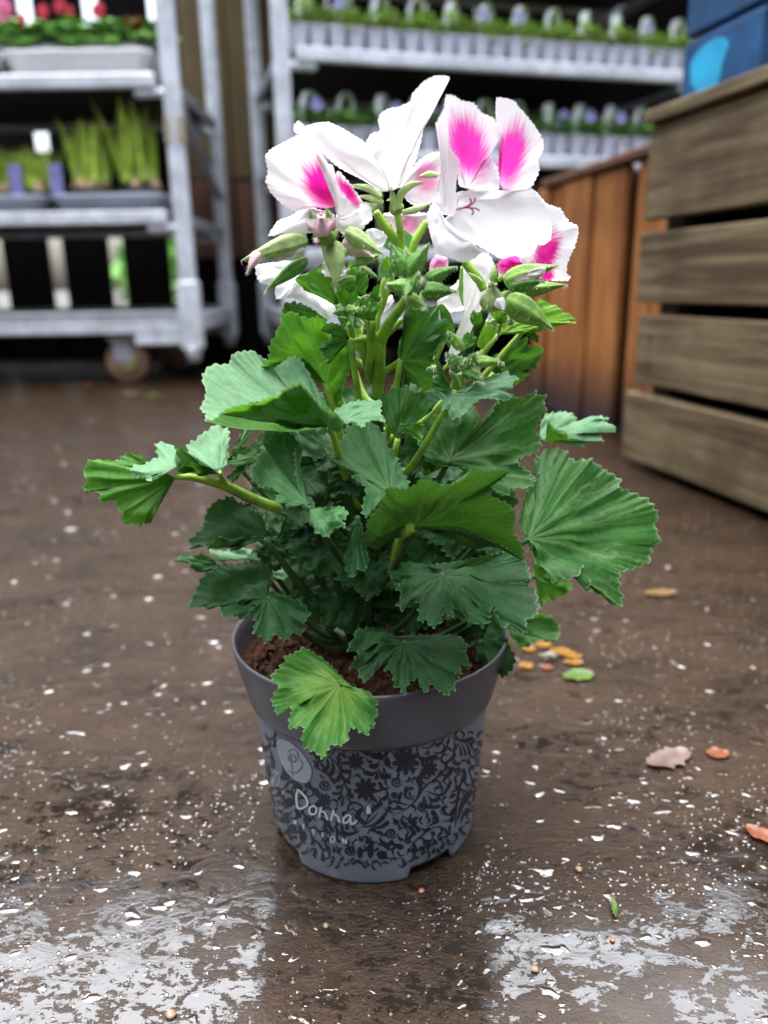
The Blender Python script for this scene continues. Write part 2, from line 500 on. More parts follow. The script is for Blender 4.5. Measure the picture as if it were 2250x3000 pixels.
M['ground'] = ground_mat()
xs = np.concatenate([-np.geomspace(60, 1.2, 14), np.linspace(-1, 1, 41), np.geomspace(1.2, 60, 14)])
ys = np.concatenate([-np.geomspace(60, 1.2, 12), np.linspace(-1, 3.4, 60), np.geomspace(3.8, 120, 14)])
gx, gy = np.meshgrid(xs, ys)
gz = np.where(np.hypot(gx, gy) < 3, 0.0 * gx, 0.0)
pot_xy = WV(np.array([1085., 1870.]), .337)
gz = np.where(np.hypot(gx - pot_xy[0], gy - .337) < .12, 0, gz)
gv = np.stack([gx, gy, gz], -1).reshape(-1, 3)
nx = len(xs)
gf = [(j * nx + i, j * nx + i + 1, (j + 1) * nx + i + 1, (j + 1) * nx + i) for j in range(len(ys) - 1) for i in range(nx - 1)]
tag(mesh_obj('ground', gv, gf, M['ground']), kind='structure')

# ================================================================ BACK WALL AND ADDED ROOF
BY = 3.05
fence = thing('fence', 'black stained board fence with daylight gaps behind the left trolley', 'fence', (-1.6, BY, 0))
def fx(u, v): return W(u, v, BY).x
pitch = (fx(460, 80) - fx(80, 80)) / 2
gap = .056
x0 = fx(460, 80) + .03
MB().box((fx(488, 80) + .06 + 1.6, .004, 1.15), (.12, .02, 2.3), .003).build('plank', M['fence_dark'], fence)
k = 0
for i in range(12):
    xr = x0 - gap / 2 - i * pitch - .03
    w = pitch - gap
    b = MB().box((0, 0, 1.15), (w, .022, 2.3), .003).build('plank', M['fence_dark'], fence)
    b.location = (xr - w / 2 + 1.6, random.uniform(-.003, .003), 0)
for z0, z1 in ((.58, .74), (.448, .525), (1.6, 1.7), (.0, .16)):
    MB().box((-.55, .03, (z0 + z1) / 2), (2.9, .035, z1 - z0), .003).build('rail', M['fence_dark'], fence)

MB().box(((fx(205, 400) + fx(545, 400)) / 2 + 1.6, .034, .80), (fx(545, 400) - fx(205, 400), .03, .14), .003).build('rail', M['fence_dark'], fence)
wall = thing('wooden_wall', 'weathered brown board wall in the gap between the two trolleys', 'wall', (fx(650, 300), BY - .14, 0))
bx = [fx(u, 250) for u in (505, 560, 628, 690, 760, 830)]
for i in range(len(bx) - 1):
    w = bx[i + 1] - bx[i] - .006
    cx = (bx[i + 1] + bx[i]) / 2 - wall.location.x
    zz = .61 + .012 * (i % 2)
    MB().box((cx, .004 * (i % 3), (zz + 2.4) / 2), (w, .024, 2.4 - zz), .003).build('plank', M['brown_wood'], wall)
    MB().box((cx, .004 * (i % 2), (.36 + zz - .006) / 2), (w, .024, zz - .006 - .36), .003).build('plank', M['red_wood'], wall)
    MB().box((cx, .004, .18), (w, .024, .353), .003).build('plank', M['fence_dark'], wall)

MB().box(((bx[0] + bx[-1]) / 2 - wall.location.x, .03, 1.2), (bx[-1] - bx[0] + .02, .02, 2.4)).build('backing', M['fence_dark'], wall)
dark = thing('board_wall', 'black closed board wall behind the right trolley of violas', 'wall', (1.2, BY + .5, 0))
for i in range(16):
    MB().box((-1.5 + i * .2, .003 * (i % 2), 1.2), (.196, .03, 2.4), .003).build('plank', M['fence_dark'], dark)
roof = thing('added_roof', 'added unseen roof shading the back of the plant trolleys', 'roof', (0, 3.3, 2.4))  # added out of view so the trolley interiors go black
for i in range(9):
    MB().box((-2.4 + i * .6, .1, .03), (.59, 1.2, .03)).build('panel', M['void'], roof)
# added, unseen fences and wall that keep the low sky light out
for nm, lb, loc, rz, n_, h_ in (('blocker_fence', 'added unseen fence keeping low sky light off on the left', (-2.7, -2.6, 0), math.pi / 2, 11, 2.1), ('blocker_fence', 'added unseen fence keeping low sky light off on the right', (2.6, -2.6, 0), math.pi / 2, 11, 2.1), ('blocker_wall', 'added unseen wall keeping low sky light off behind the camera', (-2.65, -2.7, 0), 0, 10, 2.4)):
    sf = thing(nm, lb, 'wall', loc, rz)
    for i in range(n_):
        MB().box((.26 + i * .52, 0, h_ / 2), (.515, .03, h_), .004).build('plank', M['brown_dark'], sf)
# daylight side of the yard, seen through the fence gaps
hedge_m = M['foliage']
def hedge(loc, sx, sz, label, n=900):
    t = thing('hedge', label, 'hedge', loc)
    rs = np.random.RandomState(int(abs(loc[0] * 100)))
    mb = MB()
    for i in range(n):
        p = rs.normal(0, .33, 3) * (sx, .5, sz) + (0, 0, sz * .6)
        a = rs.normal(0, .05, 3); b2 = rs.normal(0, .05, 3)
        mb.add([p, p + a, p + a + b2, p + b2], [(0, 1, 2, 3)])
    mb.build('crown', hedge_m, t)
    MB().tube([(0, 0, 0), (0, 0, sz * .4), (.05, 0, sz * .8)], (.04, .03, .02), 8).build('trunk', M['brown_wood'], t)
hedge((-5.6, 9, 0), 1.0, .8, 'green hedge glimpsed through the first gap of the black fence')
hedge((-1.75, 6.5, 0), .5, .5, 'low green shrub glimpsed through the fence gap nearest the wheel')

# ================================================================ PLANT TROLLEYS
def make_rack(label, loc, rz, width, depth, shelves, height=1.9, tape=False):
    r = thing('plant_trolley', label, 'trolley', loc, rz, 'plant trolleys')
    g = M['galv']
    for ix, x in enumerate((0, width)):
        for y in (0, depth):
            post = MB()
            post.box((x, y, height / 2 + .12), (.044, .030, height - .24), .004)
            post.box((x, y - .004, height / 2 + .14), (.014, .030, height - .3), .002)
            p = post.build('post', g, r)
            MB().box((x, y, .185), (.058, .046, .185), .005).build('sleeve', g, p)
            MB().lathe([(0, -.03), (.018, -.03), (.024, 0), (.024, .012), (0, .012)], (x, y, .09), 14).build('foot', g, p, True)
            if tape and x == width and y == 0:
                MB().box((x, y, .655), (.049, .035, .068), .003).build('tape', M['tape'], p)
    bf = MB()
    for y in (0, depth):
        bf.box((width / 2, y, .167), (width - .06, .036, .058), .004)
        bf.box((width / 2, y - .02, .196), (width - .07, .008, .008))
        for x in (.09, width - .09):
            bf.box((x, y, .122), (.14, .032, .034), .006)
    for x in (0, width):
        bf.box((x, depth / 2, .167), (.036, depth - .05, .05), .004)
    bfo = bf.build('base_frame', g, r)
    MB().box((width / 2, depth / 2, .188), (width - .04, depth - .04, .014)).build('base_board', M['shelf_ply'], bfo)
    for z in shelves:
        s = MB().box((width / 2, depth / 2, z + .004), (width - .05, depth - .02, .012)).build('shelf', M['shelf_ply'], r)
        e = MB()
        for y in (-.012, depth - .008):
            e.box((width / 2, y, z - .004), (width - .075, .022, .034), .004)
        e.build('edge_rail', g, s)
        for x in (.055, width - .055):
            for y in (-.004, depth - .02):
                MB().box((x, y, z - .032), (.085, .024, .022), .008).build('hook', g, s)
        for x in (0, width):
            MB().box((x, depth / 2, z - .012), (.02, depth - .06, .03), .004).build('side_rail', M['galv_dull'], s)
    for x in (width - .20, .20):
        for y in (.04, depth - .06):
            c = MB()
            c.box((x, y, .126), (.09, .07, .016), .003)
            for q in (-.026, .026):
                c.box((x - .008, y + q, .092), (.05, .006, .07), .002)
            co = c.build('caster', M['galv_dull'], r)
            MB().lathe([(0, -.022), (.03, -.022), (.033, -.018), (.056, -.019), (.062, -.012), (.062, .012), (.056, .019), (.033, .018), (.03, .022), (0, .022)], (x, y, .0615), 28, 'Y').build('wheel', M['caster'], co, True)
            MB().lathe([(0, -.027), (.03, -.026), (.034, -.023), (0, -.0225)], (x, y, .0615), 20, 'Y').build('hub', M['caster_hub'], co, True)
    return r

LX = W(532, 600, 2.22).x
LW = 1.33
rackL = make_rack('galvanised trolley on casters holding primroses and bulb pots at left', (LX - LW, 2.22, 0), math.radians(0.0), LW, .55, [.447, .775], tape=True)
# brace and latch on the side of the trolley
MB().tube([(LW + .005, .02, .74), (LW + .01, .30, .60), (LW + .01, .50, .54)], .013, 8).build('brace', M['galv_dull'], rackL, True)
p0 = W(822, 150, 2.33)
RYAW = math.radians(15.5)
rackR = make_rack('galvanised trolley with shelves of viola packs on the right', (p0.x, 2.33, 0), RYAW, 1.33, .55, [.35, .612, .862, 1.2, 1.55])

def rack_pt(r, x, y, z):
    c, s = math.cos(r.rotation_euler[2]), math.sin(r.rotation_euler[2])
    return (r.location[0] + c * x - s * y, r.location[1] + s * x + c * y, z)

# ---------------------------------------------------------------- small foliage
def foliage_mesh(seed, w, d, h, n, size, up=.5):
    rs = np.random.RandomState(seed)
    mb = MB()
    for i in range(n):
        p = np.array([rs.uniform(-w, w), rs.uniform(-d, d), h * rs.beta(1.6, 1.6)])
        a = rs.uniform(0, 2 * math.pi)
        t = np.array([math.cos(a), math.sin(a), rs.uniform(-.2, up)]); t /= np.linalg.norm(t)
        s_ = np.array([-math.sin(a), math.cos(a), rs.uniform(-.3, .3)])
        L = size * rs.uniform(.6, 1.3); Wd = L * .45
        c = p + t * L * .5
        mb.add([p, p + t * L * .35 + s_ * Wd, p + t * L * .8 + s_ * Wd * .7, p + t * L, p + t * L * .8 - s_ * Wd * .7, p + t * L * .35 - s_ * Wd, c + (0, 0, L * .14)],
               [(0, 1, 6), (1, 2, 6), (2, 3, 6), (3, 4, 6), (4, 5, 6), (5, 0, 6)])
    return mb

def flower_mb(size, petals=5, tilt=.5, seed=0):
    rs = np.random.RandomState(seed)
    mb = MB()
    for k in range(petals):
        a = 2 * math.pi * k / petals + rs.uniform(-.1, .1)
        ca, sa = math.cos(a), math.sin(a)
        v = []
        for r_, w_ in ((.1, .05), (.5, .42), (.85, .5), (1.05, .25)):
            for s_ in (-1, 0, 1):
                lx, ly = r_ * size, s_ * w_ * size
                v.append((ca * lx - sa * ly, -size * tilt * (r_ ** 2) * .35 - (.02 * size if s_ == 0 else 0), sa * lx + ca * ly))
        f = []
        for i in range(3):
            for j in range(2):
                f.append((i * 3 + j, i * 3 + j + 1, i * 3 + j + 4, i * 3 + j + 3))
        mb.add(v, f)
    return mb

def pack_proto(seed, lime, nfl):
    t = thing('viola_pack', 'x', 'plant pack', group='viola packs on the right trolley')
    w, dp, h = .104, .15, .068
    for ix in range(2):
        for iy in range(3):
            cx, cy = -.026 + ix * .052, .026 + iy * .049
            def ring(s, z): return [(cx + a * s, cy + b * s, z) for a, b in ((-1, -.8), (-.8, -1), (.8, -1), (1, -.8), (1, .8), (.8, 1), (-.8, 1), (-1, .8))]
            v = ring(.017, 0) + ring(.0235, h - .008) + ring(.0255, h - .008) + ring(.0255, h) + ring(.022, h) + ring(.021, h - .008)
            f = [tuple(range(8))[::-1]] + [(i * 8 + k_, i * 8 + (k_ + 1) % 8, (i + 1) * 8 + (k_ + 1) % 8, (i + 1) * 8 + k_) for i in range(5) for k_ in range(8)] + [tuple(range(40, 48))]
            MB().add(v, f).build('cell', M['pack'], t)
    # arching carry handle with printed card
    hm = MB()
    n = 12
    ha = math.radians(24 + 12 * (seed % 3))
    for k_ in range(n + 1):
        a = math.pi * k_ / n
        lx, z = -.034 * math.cos(a), h - .005 + .100 * math.sin(a) ** .8
        for wy in (-.011, .011):
            hm.v.append((lx * math.cos(ha) - wy * math.sin(ha), .045 + lx * math.sin(ha) + wy * math.cos(ha), z))
    hm.f = [(2 * i, 2 * i + 2, 2 * i + 3, 2 * i + 1) for i in range(n)]
    hm.build('handle', M['handle'], t, True)
    fo = foliage_mesh(seed, .050, .078, .058, 230, .023)
    fo.v = [(x, y + .07, z + h - .008) for x, y, z in fo.v]
    fo.build('foliage', M['foliage_lime'] if lime else M['foliage'], t)
    rs = random.Random(seed)
    for k_ in range(nfl):
        fm = flower_mb(.017, 5, .4, seed + k_)
        dx, dz = rs.uniform(-.04, .04), rs.uniform(.03, .062)
        fm.v = [(x + dx, y + rs.uniform(-.0, .0) + .01, z + h + dz) for x, y, z in fm.v]
        fm.build('flower', M['viola'], t, True)
    return t

ORD = ['first', 'second', 'third', 'fourth', 'fifth', 'sixth', 'seventh', 'eighth', 'ninth', 'tenth', 'eleventh', 'twelfth']
for si, (z, name, lime, fls) in enumerate(((.862 + .010, 'upper', True, (0, 0, 1)), (.612 + .010, 'lower', False, (0, 1, 2)))):
    protos = [pack_proto(11 + si * 7 + q, lime, fls[q]) for q in range(3)]
    used = [False] * 3
    for i in range(12):
        q = (i * 2 + si + i // 3) % 3
        o = protos[q] if not used[q] else copy_tree(protos[q])
        used[q] = True
        o.location = rack_pt(rackR, .083 + i * .1065, .012 + random.uniform(-.003, .003), z)
        o.rotation_euler = (0, 0, RYAW + random.uniform(-.02, .02))
        o['label'] = '%s viola pack from the left post on the %s shelf, white handle' % (ORD[i], name)
    for q in range(3):
        if not used[q]:
            for ch in list(protos[q].children): bpy.data.objects.remove(ch)
            bpy.data.objects.remove(protos[q])

# ---------------------------------------------------------------- trays and pots on the left trolley
def tray(label, loc, w, d, h, mat):
    t = thing('plant_tray', label, 'tray', loc)
    def rr(wx, dy, z, r=.035, n=5):
        pts = []
        for cx, cy, a0 in ((wx - r, dy - r, 0), (-wx + r, dy - r, 90), (-wx + r, -dy + r, 180), (wx - r, -dy + r, 270)):
            for k_ in range(n):
                a = math.radians(a0 + 90 * k_ / (n - 1))
                pts.append((cx + r * math.cos(a), cy + r * math.sin(a), z))
        return pts
    rings = [rr(w / 2 - .014, d / 2 - .014, 0), rr(w / 2 - .004, d / 2 - .004, h - .008), rr(w / 2, d / 2, h - .006), rr(w / 2, d / 2, h), rr(w / 2 - .012, d / 2 - .012, h), rr(w / 2 - .02, d / 2 - .02, .006)]
    n = 20
    v = [p for r in rings for p in r]
    f = [tuple(range(n))[::-1]] + [(i * n + k_, i * n + (k_ + 1) % n, (i + 1) * n + (k_ + 1) % n, (i + 1) * n + k_) for i in range(5) for k_ in range(n)] + [tuple(range(5 * n, 6 * n))]
    MB().add(v, f).build('shell', mat, t, True)
    return t

def LU(u, v, y): return W(u, v, y)
yf = 2.22
z1, z2 = .775 + .011, .447 + .011
tray('white tray of primroses beside the steel post, top shelf at left', (W(275, 150, yf + .16).x, yf + .17, z1), .385, .34, .062, M['white_tray'])
tray('white tray cut by the left picture edge on the top shelf', (W(275, 150, yf + .16).x - .395, yf + .17, z1), .385, .34, .062, M['white_tray'])
tray('grey tray under the two daffodil pots on the middle shelf', (W(352, 560, yf + .14).x, yf + .16, z2), .315, .30, .048, M['grey_tray'])
tray('grey tray under the grape hyacinth pots on the middle shelf', (W(352, 560, yf + .14).x - .325, yf + .16, z2), .315, .30, .048, M['grey_tray'])

def round_pot(mb_parent, r, h, mat, rim_mat=None, name='pot'):
    o = MB().lathe([(0, 0), (r * .78, 0), (r * .96, h * .8), (r, h * .82), (r, h), (r * .94, h), (r * .9, h * .85), (0, h * .85)], seg=24).build(name, mat, mb_parent, True)
    if rim_mat:
        MB().lathe([(r * .985, h * .80), (r * 1.03, h * .82), (r * 1.03, h * 1.01), (r * .95, h * 1.01), (r * .95, h * .85)], seg=24).build('rim', rim_mat, o, True)
    return o

prim_lab = ['with one large pink flower at the left picture edge', 'left of the white tray middle, several red flowers', 'in the middle of the white tray under a coral flower', 'beside the steel post with a dark red flower']
for i, (u, dz_list) in enumerate(((15, [(8, 28, 1.5, 'primrose_pink')]), (150, [(125, 35, .9, 'primrose'), (175, 20, .9, 'primrose'), (62, 62, .8, 'primrose'), (205, 36, .6, 'primrose')]), (285, [(288, 33, 1.0, 'primrose')]), (400, [(402, 75, .9, 'primrose'), (372, 66, .5, 'primrose')]))):
    p = W(u, 115, yf + .13)
    t = thing('primrose_pot', 'primrose pot ' + prim_lab[i], 'potted plant', (p.x, yf + .13, z1 + .007), 0, 'primroses on the top shelf')
    round_pot(t, .062, .085, M['grey_pot'])
    fo = foliage_mesh(40 + i, .075, .06, .062, 150, .042)
    fo.v = [(x, y, z + .080) for x, y, z in fo.v]
    fo.build('foliage', M['foliage'], t)
    for k_, (fu, fv, sc, mt) in enumerate(dz_list):
        q = W(fu, fv, yf + .09)
        fm = flower_mb(.017 * sc, 6, .3, k_)
        fm.v = [(x + q.x - p.x, y + q.y - t.location.y, z + q.z - t.location.z) for x, y, z in fm.v]
        fo2 = fm.build('flower', M[mt], t, True)
        fm = flower_mb(.013 * sc, 6, -.2, k_ + 9)
        fm.v = [(x + q.x - p.x + .006 * sc, y + q.y - t.location.y - .008, z + q.z - t.location.z + .005) for x, y, z in fm.v]
        fm.build('flower', M[mt], t, True)

def blades(seed, n, rad, h, wd, z0, spread):
    rs = np.random.RandomState(seed)
    mb = MB()
    for i in range(n):
        a = rs.uniform(0, 2 * math.pi); r = rad * math.sqrt(rs.uniform(0, 1))
        b = np.array([r * math.cos(a), r * math.sin(a), z0])
        lean = np.array([rs.normal(0, spread), rs.normal(0, spread), 1.0])
        H = h * rs.uniform(.65, 1.08)
        sa = rs.uniform(0, math.pi); sd = np.array([math.cos(sa), math.sin(sa), 0])
        v, f = [], []
        for k_ in range(5):
            q = k_ / 4
            c = b + lean * H * q + np.array([lean[0], lean[1], 0]) * H * q * q * .5
            ww = wd * (1 - q ** 3) * .5 + .0006
            v += [c - sd * ww, c + np.array([-sd[1], sd[0], 0]) * ww * .4, c + sd * ww]
            if k_: f += [(3 * k_ - 3, 3 * k_ - 2, 3 * k_ + 1, 3 * k_), (3 * k_ - 2, 3 * k_ - 1, 3 * k_ + 2, 3 * k_ + 1)]
        mb.add(v, f)
    return mb

def bulbs(t, seed, n, rad, z):
    rs = random.Random(seed)
    for k_ in range(n):
        a = rs.uniform(0, 6.28); r = rad * math.sqrt(rs.uniform(0.05, 1))
        s = rs.uniform(.85, 1.15)
        MB().lathe([(0, -.01), (.010 * s, -.006), (.0135 * s, .006), (.009 * s, .018), (.004 * s, .028), (0, .03)], (r * math.cos(a), r * math.sin(a), z), 12).build('bulb', M['bulb'], t, True)

for i, (u, lab, hh) in enumerate(((266, 'pot of daffodil shoots, left of the pair on the grey tray', .15), (408, 'taller pot of daffodil shoots beside the taped steel post', .19))):
    p = W(u, 540, yf + .09)
    t = thing('daffodil_pot', lab, 'potted plant', (p.x, yf + .10, z2 + .007), 0, 'bulb pots on the middle shelf')
    round_pot(t, .060, .062, M['green_pot'], M['black_pot'])
    bulbs(t, 70 + i, 14, .048, .062)
    blades(80 + i, 64, .048, hh, .013, .078, .10).build('shoots', M['shoot'], t, True)
    blades(90 + i, 22, .042, .045, .012, .078, .05).build('shoot_bases', M['shoot_pale'], t, True)
for i, (u, lab) in enumerate(((115, 'pot of grape hyacinths between two purple labels on the grey tray'), (-20, 'pot of grape hyacinths cut by the left picture edge'))):
    p = W(u, 540, yf + .09)
    t = thing('hyacinth_pot', lab, 'potted plant', (p.x, yf + .10, z2 + .007), 0, 'bulb pots on the middle shelf')
    round_pot(t, .058, .055, M['grey_pot'], M['black_pot'])
    bulbs(t, 170 + i, 14, .046, .055)
    blades(180 + i, 190, .054, .105, .0045, .062, .16).build('shoots', M['shoot'], t, True)
    for u2 in ((44, 163) if i == 0 else ()):
        q = W(u2, 540, yf + .03)
        MB().box((q.x - p.x, -.062, .082), (.034, .0016, .075), .0006).build('label', M['purple_label'], t)

# ================================================================ CRATES AT RIGHT
A0 = G(1823, 1357); A1 = G(2250, 1532)
fd = (A1 - A0); fd.z = 0; fdn = fd.normalized()           # along the visible face, towards the camera
yaw = math.atan2(fdn.y, fdn.x)
# local x runs along the face towards the camera, local y points into the stack (to the right)
crate = thing('wooden_crate', 'grey weathered slatted crate under the blue crate at right', 'crate', (A0.x, A0.y, 0), yaw)
Lc = .62
slats = [(.012, .108), (.122, .216), (.232, .322), (.338, .452)]
for k_, (a, b) in enumerate(slats):
    off = (-.003, .0, -.0015, -.003)[k_]
    st = (.0, .012, .004, .012)[k_]
    for y_, nm in ((.009, 'slat'), (.45, 'slat')):
        MB().box((Lc / 2 + st, y_ + off * (1 if y_ < .1 else 0), (a + b) / 2), (Lc, .018, b - a), .0025).build(nm, M['crate_wood_long'], crate)
    for x_ in (.012, Lc - .012):
        MB().box((x_ + st * .5, .23, (a + b) / 2), (.018, .40, b - a - .006), .0025).build('end_slat', M['crate_wood'], crate)
for x_ in (.05, .31, Lc - .05):
    for y_ in (.034, .424):
        MB().box((x_, y_, .23), (.04, .028, .445), .003).build('batten', M['crate_wood'], crate)
for y_ in (.03, .23, .43):
    MB().box((Lc / 2 + .012, y_, .463), (Lc, .085, .016), .002).build('top_board', M['crate_wood_long'], crate)

MB().box((Lc / 2 + .004, .052, .225), (Lc - .03, .006, .44)).build('shade_sheet', M['fence_dark'], crate)  # dark sheets standing in for the shade behind the slat gaps
MB().box((.030, .23, .225), (.006, .35, .44)).build('shade_sheet', M['fence_dark'], crate)
for (a, b) in slats:
    for x_ in (.045, .30, .56):
        for q_ in (.3, .7):
            MB().lathe([(0, -.0012), (.0028, -.0012), (.0032, 0), (0, 0)], (x_ + .006 * q_, -.0005, a + (b - a) * q_), 8, 'Y').build('nail', M['nail'], crate)
blue = thing('blue_crate', 'blue painted wooden crate with a turquoise blot, on top of the slatted crate', 'crate', (A0.x, A0.y, .4722), yaw)
fnx = Vector((-fdn.y, fdn.x, 0))                            # into the stack
def face_px(u, v, yo=.004):
    r_ = Vector(rays(np.array([u, v], float)))
    o_ = A0 + fnx * yo
    t_ = (Vector((o_.x, o_.y, 0)) - Vector((CAM.x, CAM.y, 0))).dot(fnx) / r_.dot(fnx)
    p_ = CAM + r_ * t_
    return (p_ - A0).dot(fdn), p_.z - .4722
xl = face_px(1990, 320)[0]; xr_ = face_px(2222, 200)[0]
zt = face_px(2045, 108)[1]
Lb = xr_ - xl
for a, b, ln in ((.0, zt, Lb), (zt + .004, zt + .075, Lb + .03)):
    MB().box((xl + ln / 2, .012, (a + b) / 2), (ln, .016, b - a - .003), .002).build('side_board', M['blue_paint'], blue)
    MB().box((xl + ln / 2, .33, (a + b) / 2), (ln, .016, b - a - .003), .002).build('side_board', M['blue_paint'], blue)
    MB().box((xl + ln - .009, .171, (a + b) / 2), (.016, .30, b - a - .003), .002).build('end_board', M['navy_end'], blue)  # near end in a darker tone than the other boards
    MB().box((xl + .009, .171, (a + b) / 2), (.016, .30, b - a - .003), .002).build('end_board', M['blue_paint'], blue)
bl = MB()
pix_ = [(2075, 195)] + [(1400 + x / 1.9235, y / 1.9235) for x, y in ((1200, 400), (1205, 350), (1240, 290), (1300, 240), (1350, 205), (1400, 215), (1420, 250), (1400, 300), (1380, 360), (1370, 420), (1345, 490), (1300, 530), (1240, 525), (1205, 470))]
pts = []
for u_, v_ in pix_:
    x_, z_ = face_px(u_, v_)
    pts.append((x_, .0033, z_))
n = len(pts) - 1
bl.add(pts, [(0, 1 + (k_ + 1) % n, 1 + k_) for k_ in range(n)])
bl.build('paint_blot', M['turquoise'], blue)

ob0 = W(1571, 1210, 1.66); ob0 = Vector((ob0.x, 1.66, 0))
ob1 = W(1940, 442, 1.22); ob1 = Vector((ob1.x, 1.22, 0))
od = (ob1 - ob0); oyaw = math.atan2(od.y, od.x); oL = od.length
box = thing('planter_box', 'orange stained vertical board planter box behind the slatted crate', 'planter box', tuple(ob0), oyaw)
odn = od.normalized(); onx = Vector((-odn.y, odn.x, 0))
def obx(u, v=520):
    r_ = Vector(rays(np.array([u, v], float)))
    t_ = (ob0 - Vector((CAM.x, CAM.y, 0))).dot(onx) / r_.dot(onx)
    return ((CAM + r_ * t_) - ob0).dot(odn) / oL
edges = [obx(1571), obx(1612), obx(1645), obx(1733), obx(1826), obx(1853), obx(1925), obx(1990), obx(2060)]
for k_ in range(len(edges) - 1):
    if k_ == 4: continue
    a, b = edges[k_] * oL, edges[k_ + 1] * oL
    MB().box(((a + b) / 2, .010 + .005 * (k_ % 2), .222), (b - a - .011, .018, .436), .004).build('board', M['orange_wood'], box)
MB().box((oL * .6, .012, .449), (oL * 1.25, .034, .014), .002).build('top_rail', M['red_wood'], box)
MB().box((oL * .6, .030, .215), (oL * 1.2, .006, .42)).build('shade_sheet', M['fence_dark'], box)  # dark sheet standing in for shade between the boards
MB().box((oL * .6, .35, .22), (oL * 1.2, .018, .43), .002).build('back_board', M['fence_dark'], box)
MB().box((.0, .18, .22), (.018, .32, .43), .002).build('end_board', M['orange_wood'], box)

# ================================================================ THE POTTED GERANIUM
POT = Vector((float(pot_xy[0]), .337, 0.0))
plant = thing('potted_geranium', 'potted geranium with white and pink flowers in a dark patterned grey pot', 'potted plant', tuple(POT))

# ---- pot
BR, BK = .0503, (.0572 - .0503) / .077          # body radius at the foot, and its growth with height
SEG = 160
prof = [(.0478, .0035), (.0497, .0), (.0503, .002), (.0503 + BK * .02, .02), (.0503 + BK * .05, .05), (.0572, .0765)]
notches = [(math.radians(a - 13), math.radians(a + 13)) for a in (-57, 33, 123, 213)]
mb = MB()
v = []
for r, z in prof:
    for k in range(SEG):
        th = 2 * math.pi * k / SEG
        zz = z
        if z < .0075:
            for a, b in notches:
                m_ = ((th - (a + b) / 2 + math.pi) % (2 * math.pi)) - math.pi
                if abs(m_) < (b - a) / 2: zz = z + .0058
        v.append((r * math.cos(th), r * math.sin(th), zz))
f = [(i * SEG + k, i * SEG + (k + 1) % SEG, (i + 1) * SEG + (k + 1) % SEG, (i + 1) * SEG + k) for i in range(len(prof) - 1) for k in range(SEG)]
mb.add(v, f)
pot = mb.build('pot', M['pot_body'], plant, True)
MB().lathe([(0, .008), (.046, .008), (.0478, .009)], seg=SEG).build('base', M['pot_collar'], pot, True)
MB().lathe([(.0568, .0775), (.0570, .0758), (.0583, .0752), (.0592, .0765), (.0600, .080), (.0622, .0885), (.0640, .0965), (.0648, .1015), (.0653, .1032), (.0650, .1044), (.0641, .1045), (.0633, .1036), (.0626, .098), (.0612, .090), (.0575, .079), (.0535, .074)], seg=SEG).build('collar', M['pot_collar'], plant, True)
# ---- soil: lumpy peat disk
rs = np.random.RandomState(3)
rr_ = np.concatenate([[0.0008], np.linspace(.002, .0612, 42)])
mb = MB(); v = []
for r in rr_:
    for k in range(120):
        th = 2 * math.pi * k / 120
        z = .0915 + .0012 * math.sin(th * 5 + r * 300) * math.sin(r * 420) + rs.normal(0, .0009) + .0025 * (1 - (r / .0612) ** 2)
        v.append((r * math.cos(th), r * math.sin(th), z))
f = [(i * 120 + k, i * 120 + (k + 1) % 120, (i + 1) * 120 + (k + 1) % 120, (i + 1) * 120 + k) for i in range(len(rr_) - 1) for k in range(120)]
mb.add(v, f)
mb.build('soil', M['soil'], plant, False)
cr = MB()
for k in range(420):
    a = rs.uniform(0, 6.28); r = .058 * math.sqrt(rs.uniform(0, 1)); s = rs.uniform(.0008, .0026)
    p = np.array([r * math.cos(a), r * math.sin(a), .0935 + s * .3])
    d = rs.normal(0, s, (6, 3)); 
    q = np.array([[s, 0, 0], [-s, 0, 0], [0, s, 0], [0, -s, 0], [0, 0, s], [0, 0, -s]]) + d * .35 + p
    cr.add(q, [(0, 2, 4), (2, 1, 4), (1, 3, 4), (3, 0, 4), (2, 0, 5), (1, 2, 5), (3, 1, 5), (0, 3, 5)])
tag(cr.build('soil_crumbs', M['soil'], plant), kind='stuff')

# ---- printed damask on the pot: strokes laid on the cone
def on_cone(uv, lift=.00025):
    r = rays(uv)
    o = CAMn - np.array([POT.x, POT.y, 0])
    A_ = r[:, 0] ** 2 + r[:, 1] ** 2 - (BK * r[:, 2]) ** 2
    R0 = BR + BK * o[2]
    B_ = 2 * (r[:, 0] * o[0] + r[:, 1] * o[1] - R0 * BK * r[:, 2])
    C_ = o[0] ** 2 + o[1] ** 2 - R0 ** 2
    disc = B_ ** 2 - 4 * A_ * C_
    ok = disc > 0
    t = (-B_ - np.sqrt(np.maximum(disc, 0))) / (2 * A_)
    p = o + r * t[:, None]
    p[:, 2] = np.clip(p[:, 2], .001, .0755)
    rad = np.hypot(p[:, 0], p[:, 1])
    tgt = BR + BK * p[:, 2] + lift
    p[:, :2] *= (tgt / rad)[:, None]
    return p

def crs(pts, n=24):
    pts = np.asarray(pts, float)
    m = len(pts); out = []
    per = max(2, n // max(1, m - 1))
    for i in range(m - 1):
        p0, p1, p2, p3 = pts[max(i - 1, 0)], pts[i], pts[i + 1], pts[min(i + 2, m - 1)]
        for k in range(per):
            t = k / per
            out.append(.5 * (2 * p1 + (p2 - p0) * t + (2 * p0 - 5 * p1 + 4 * p2 - p3) * t * t + (3 * p1 - p0 - 3 * p2 + p3) * t ** 3))
    out.append(pts[-1])
    return np.array(out)

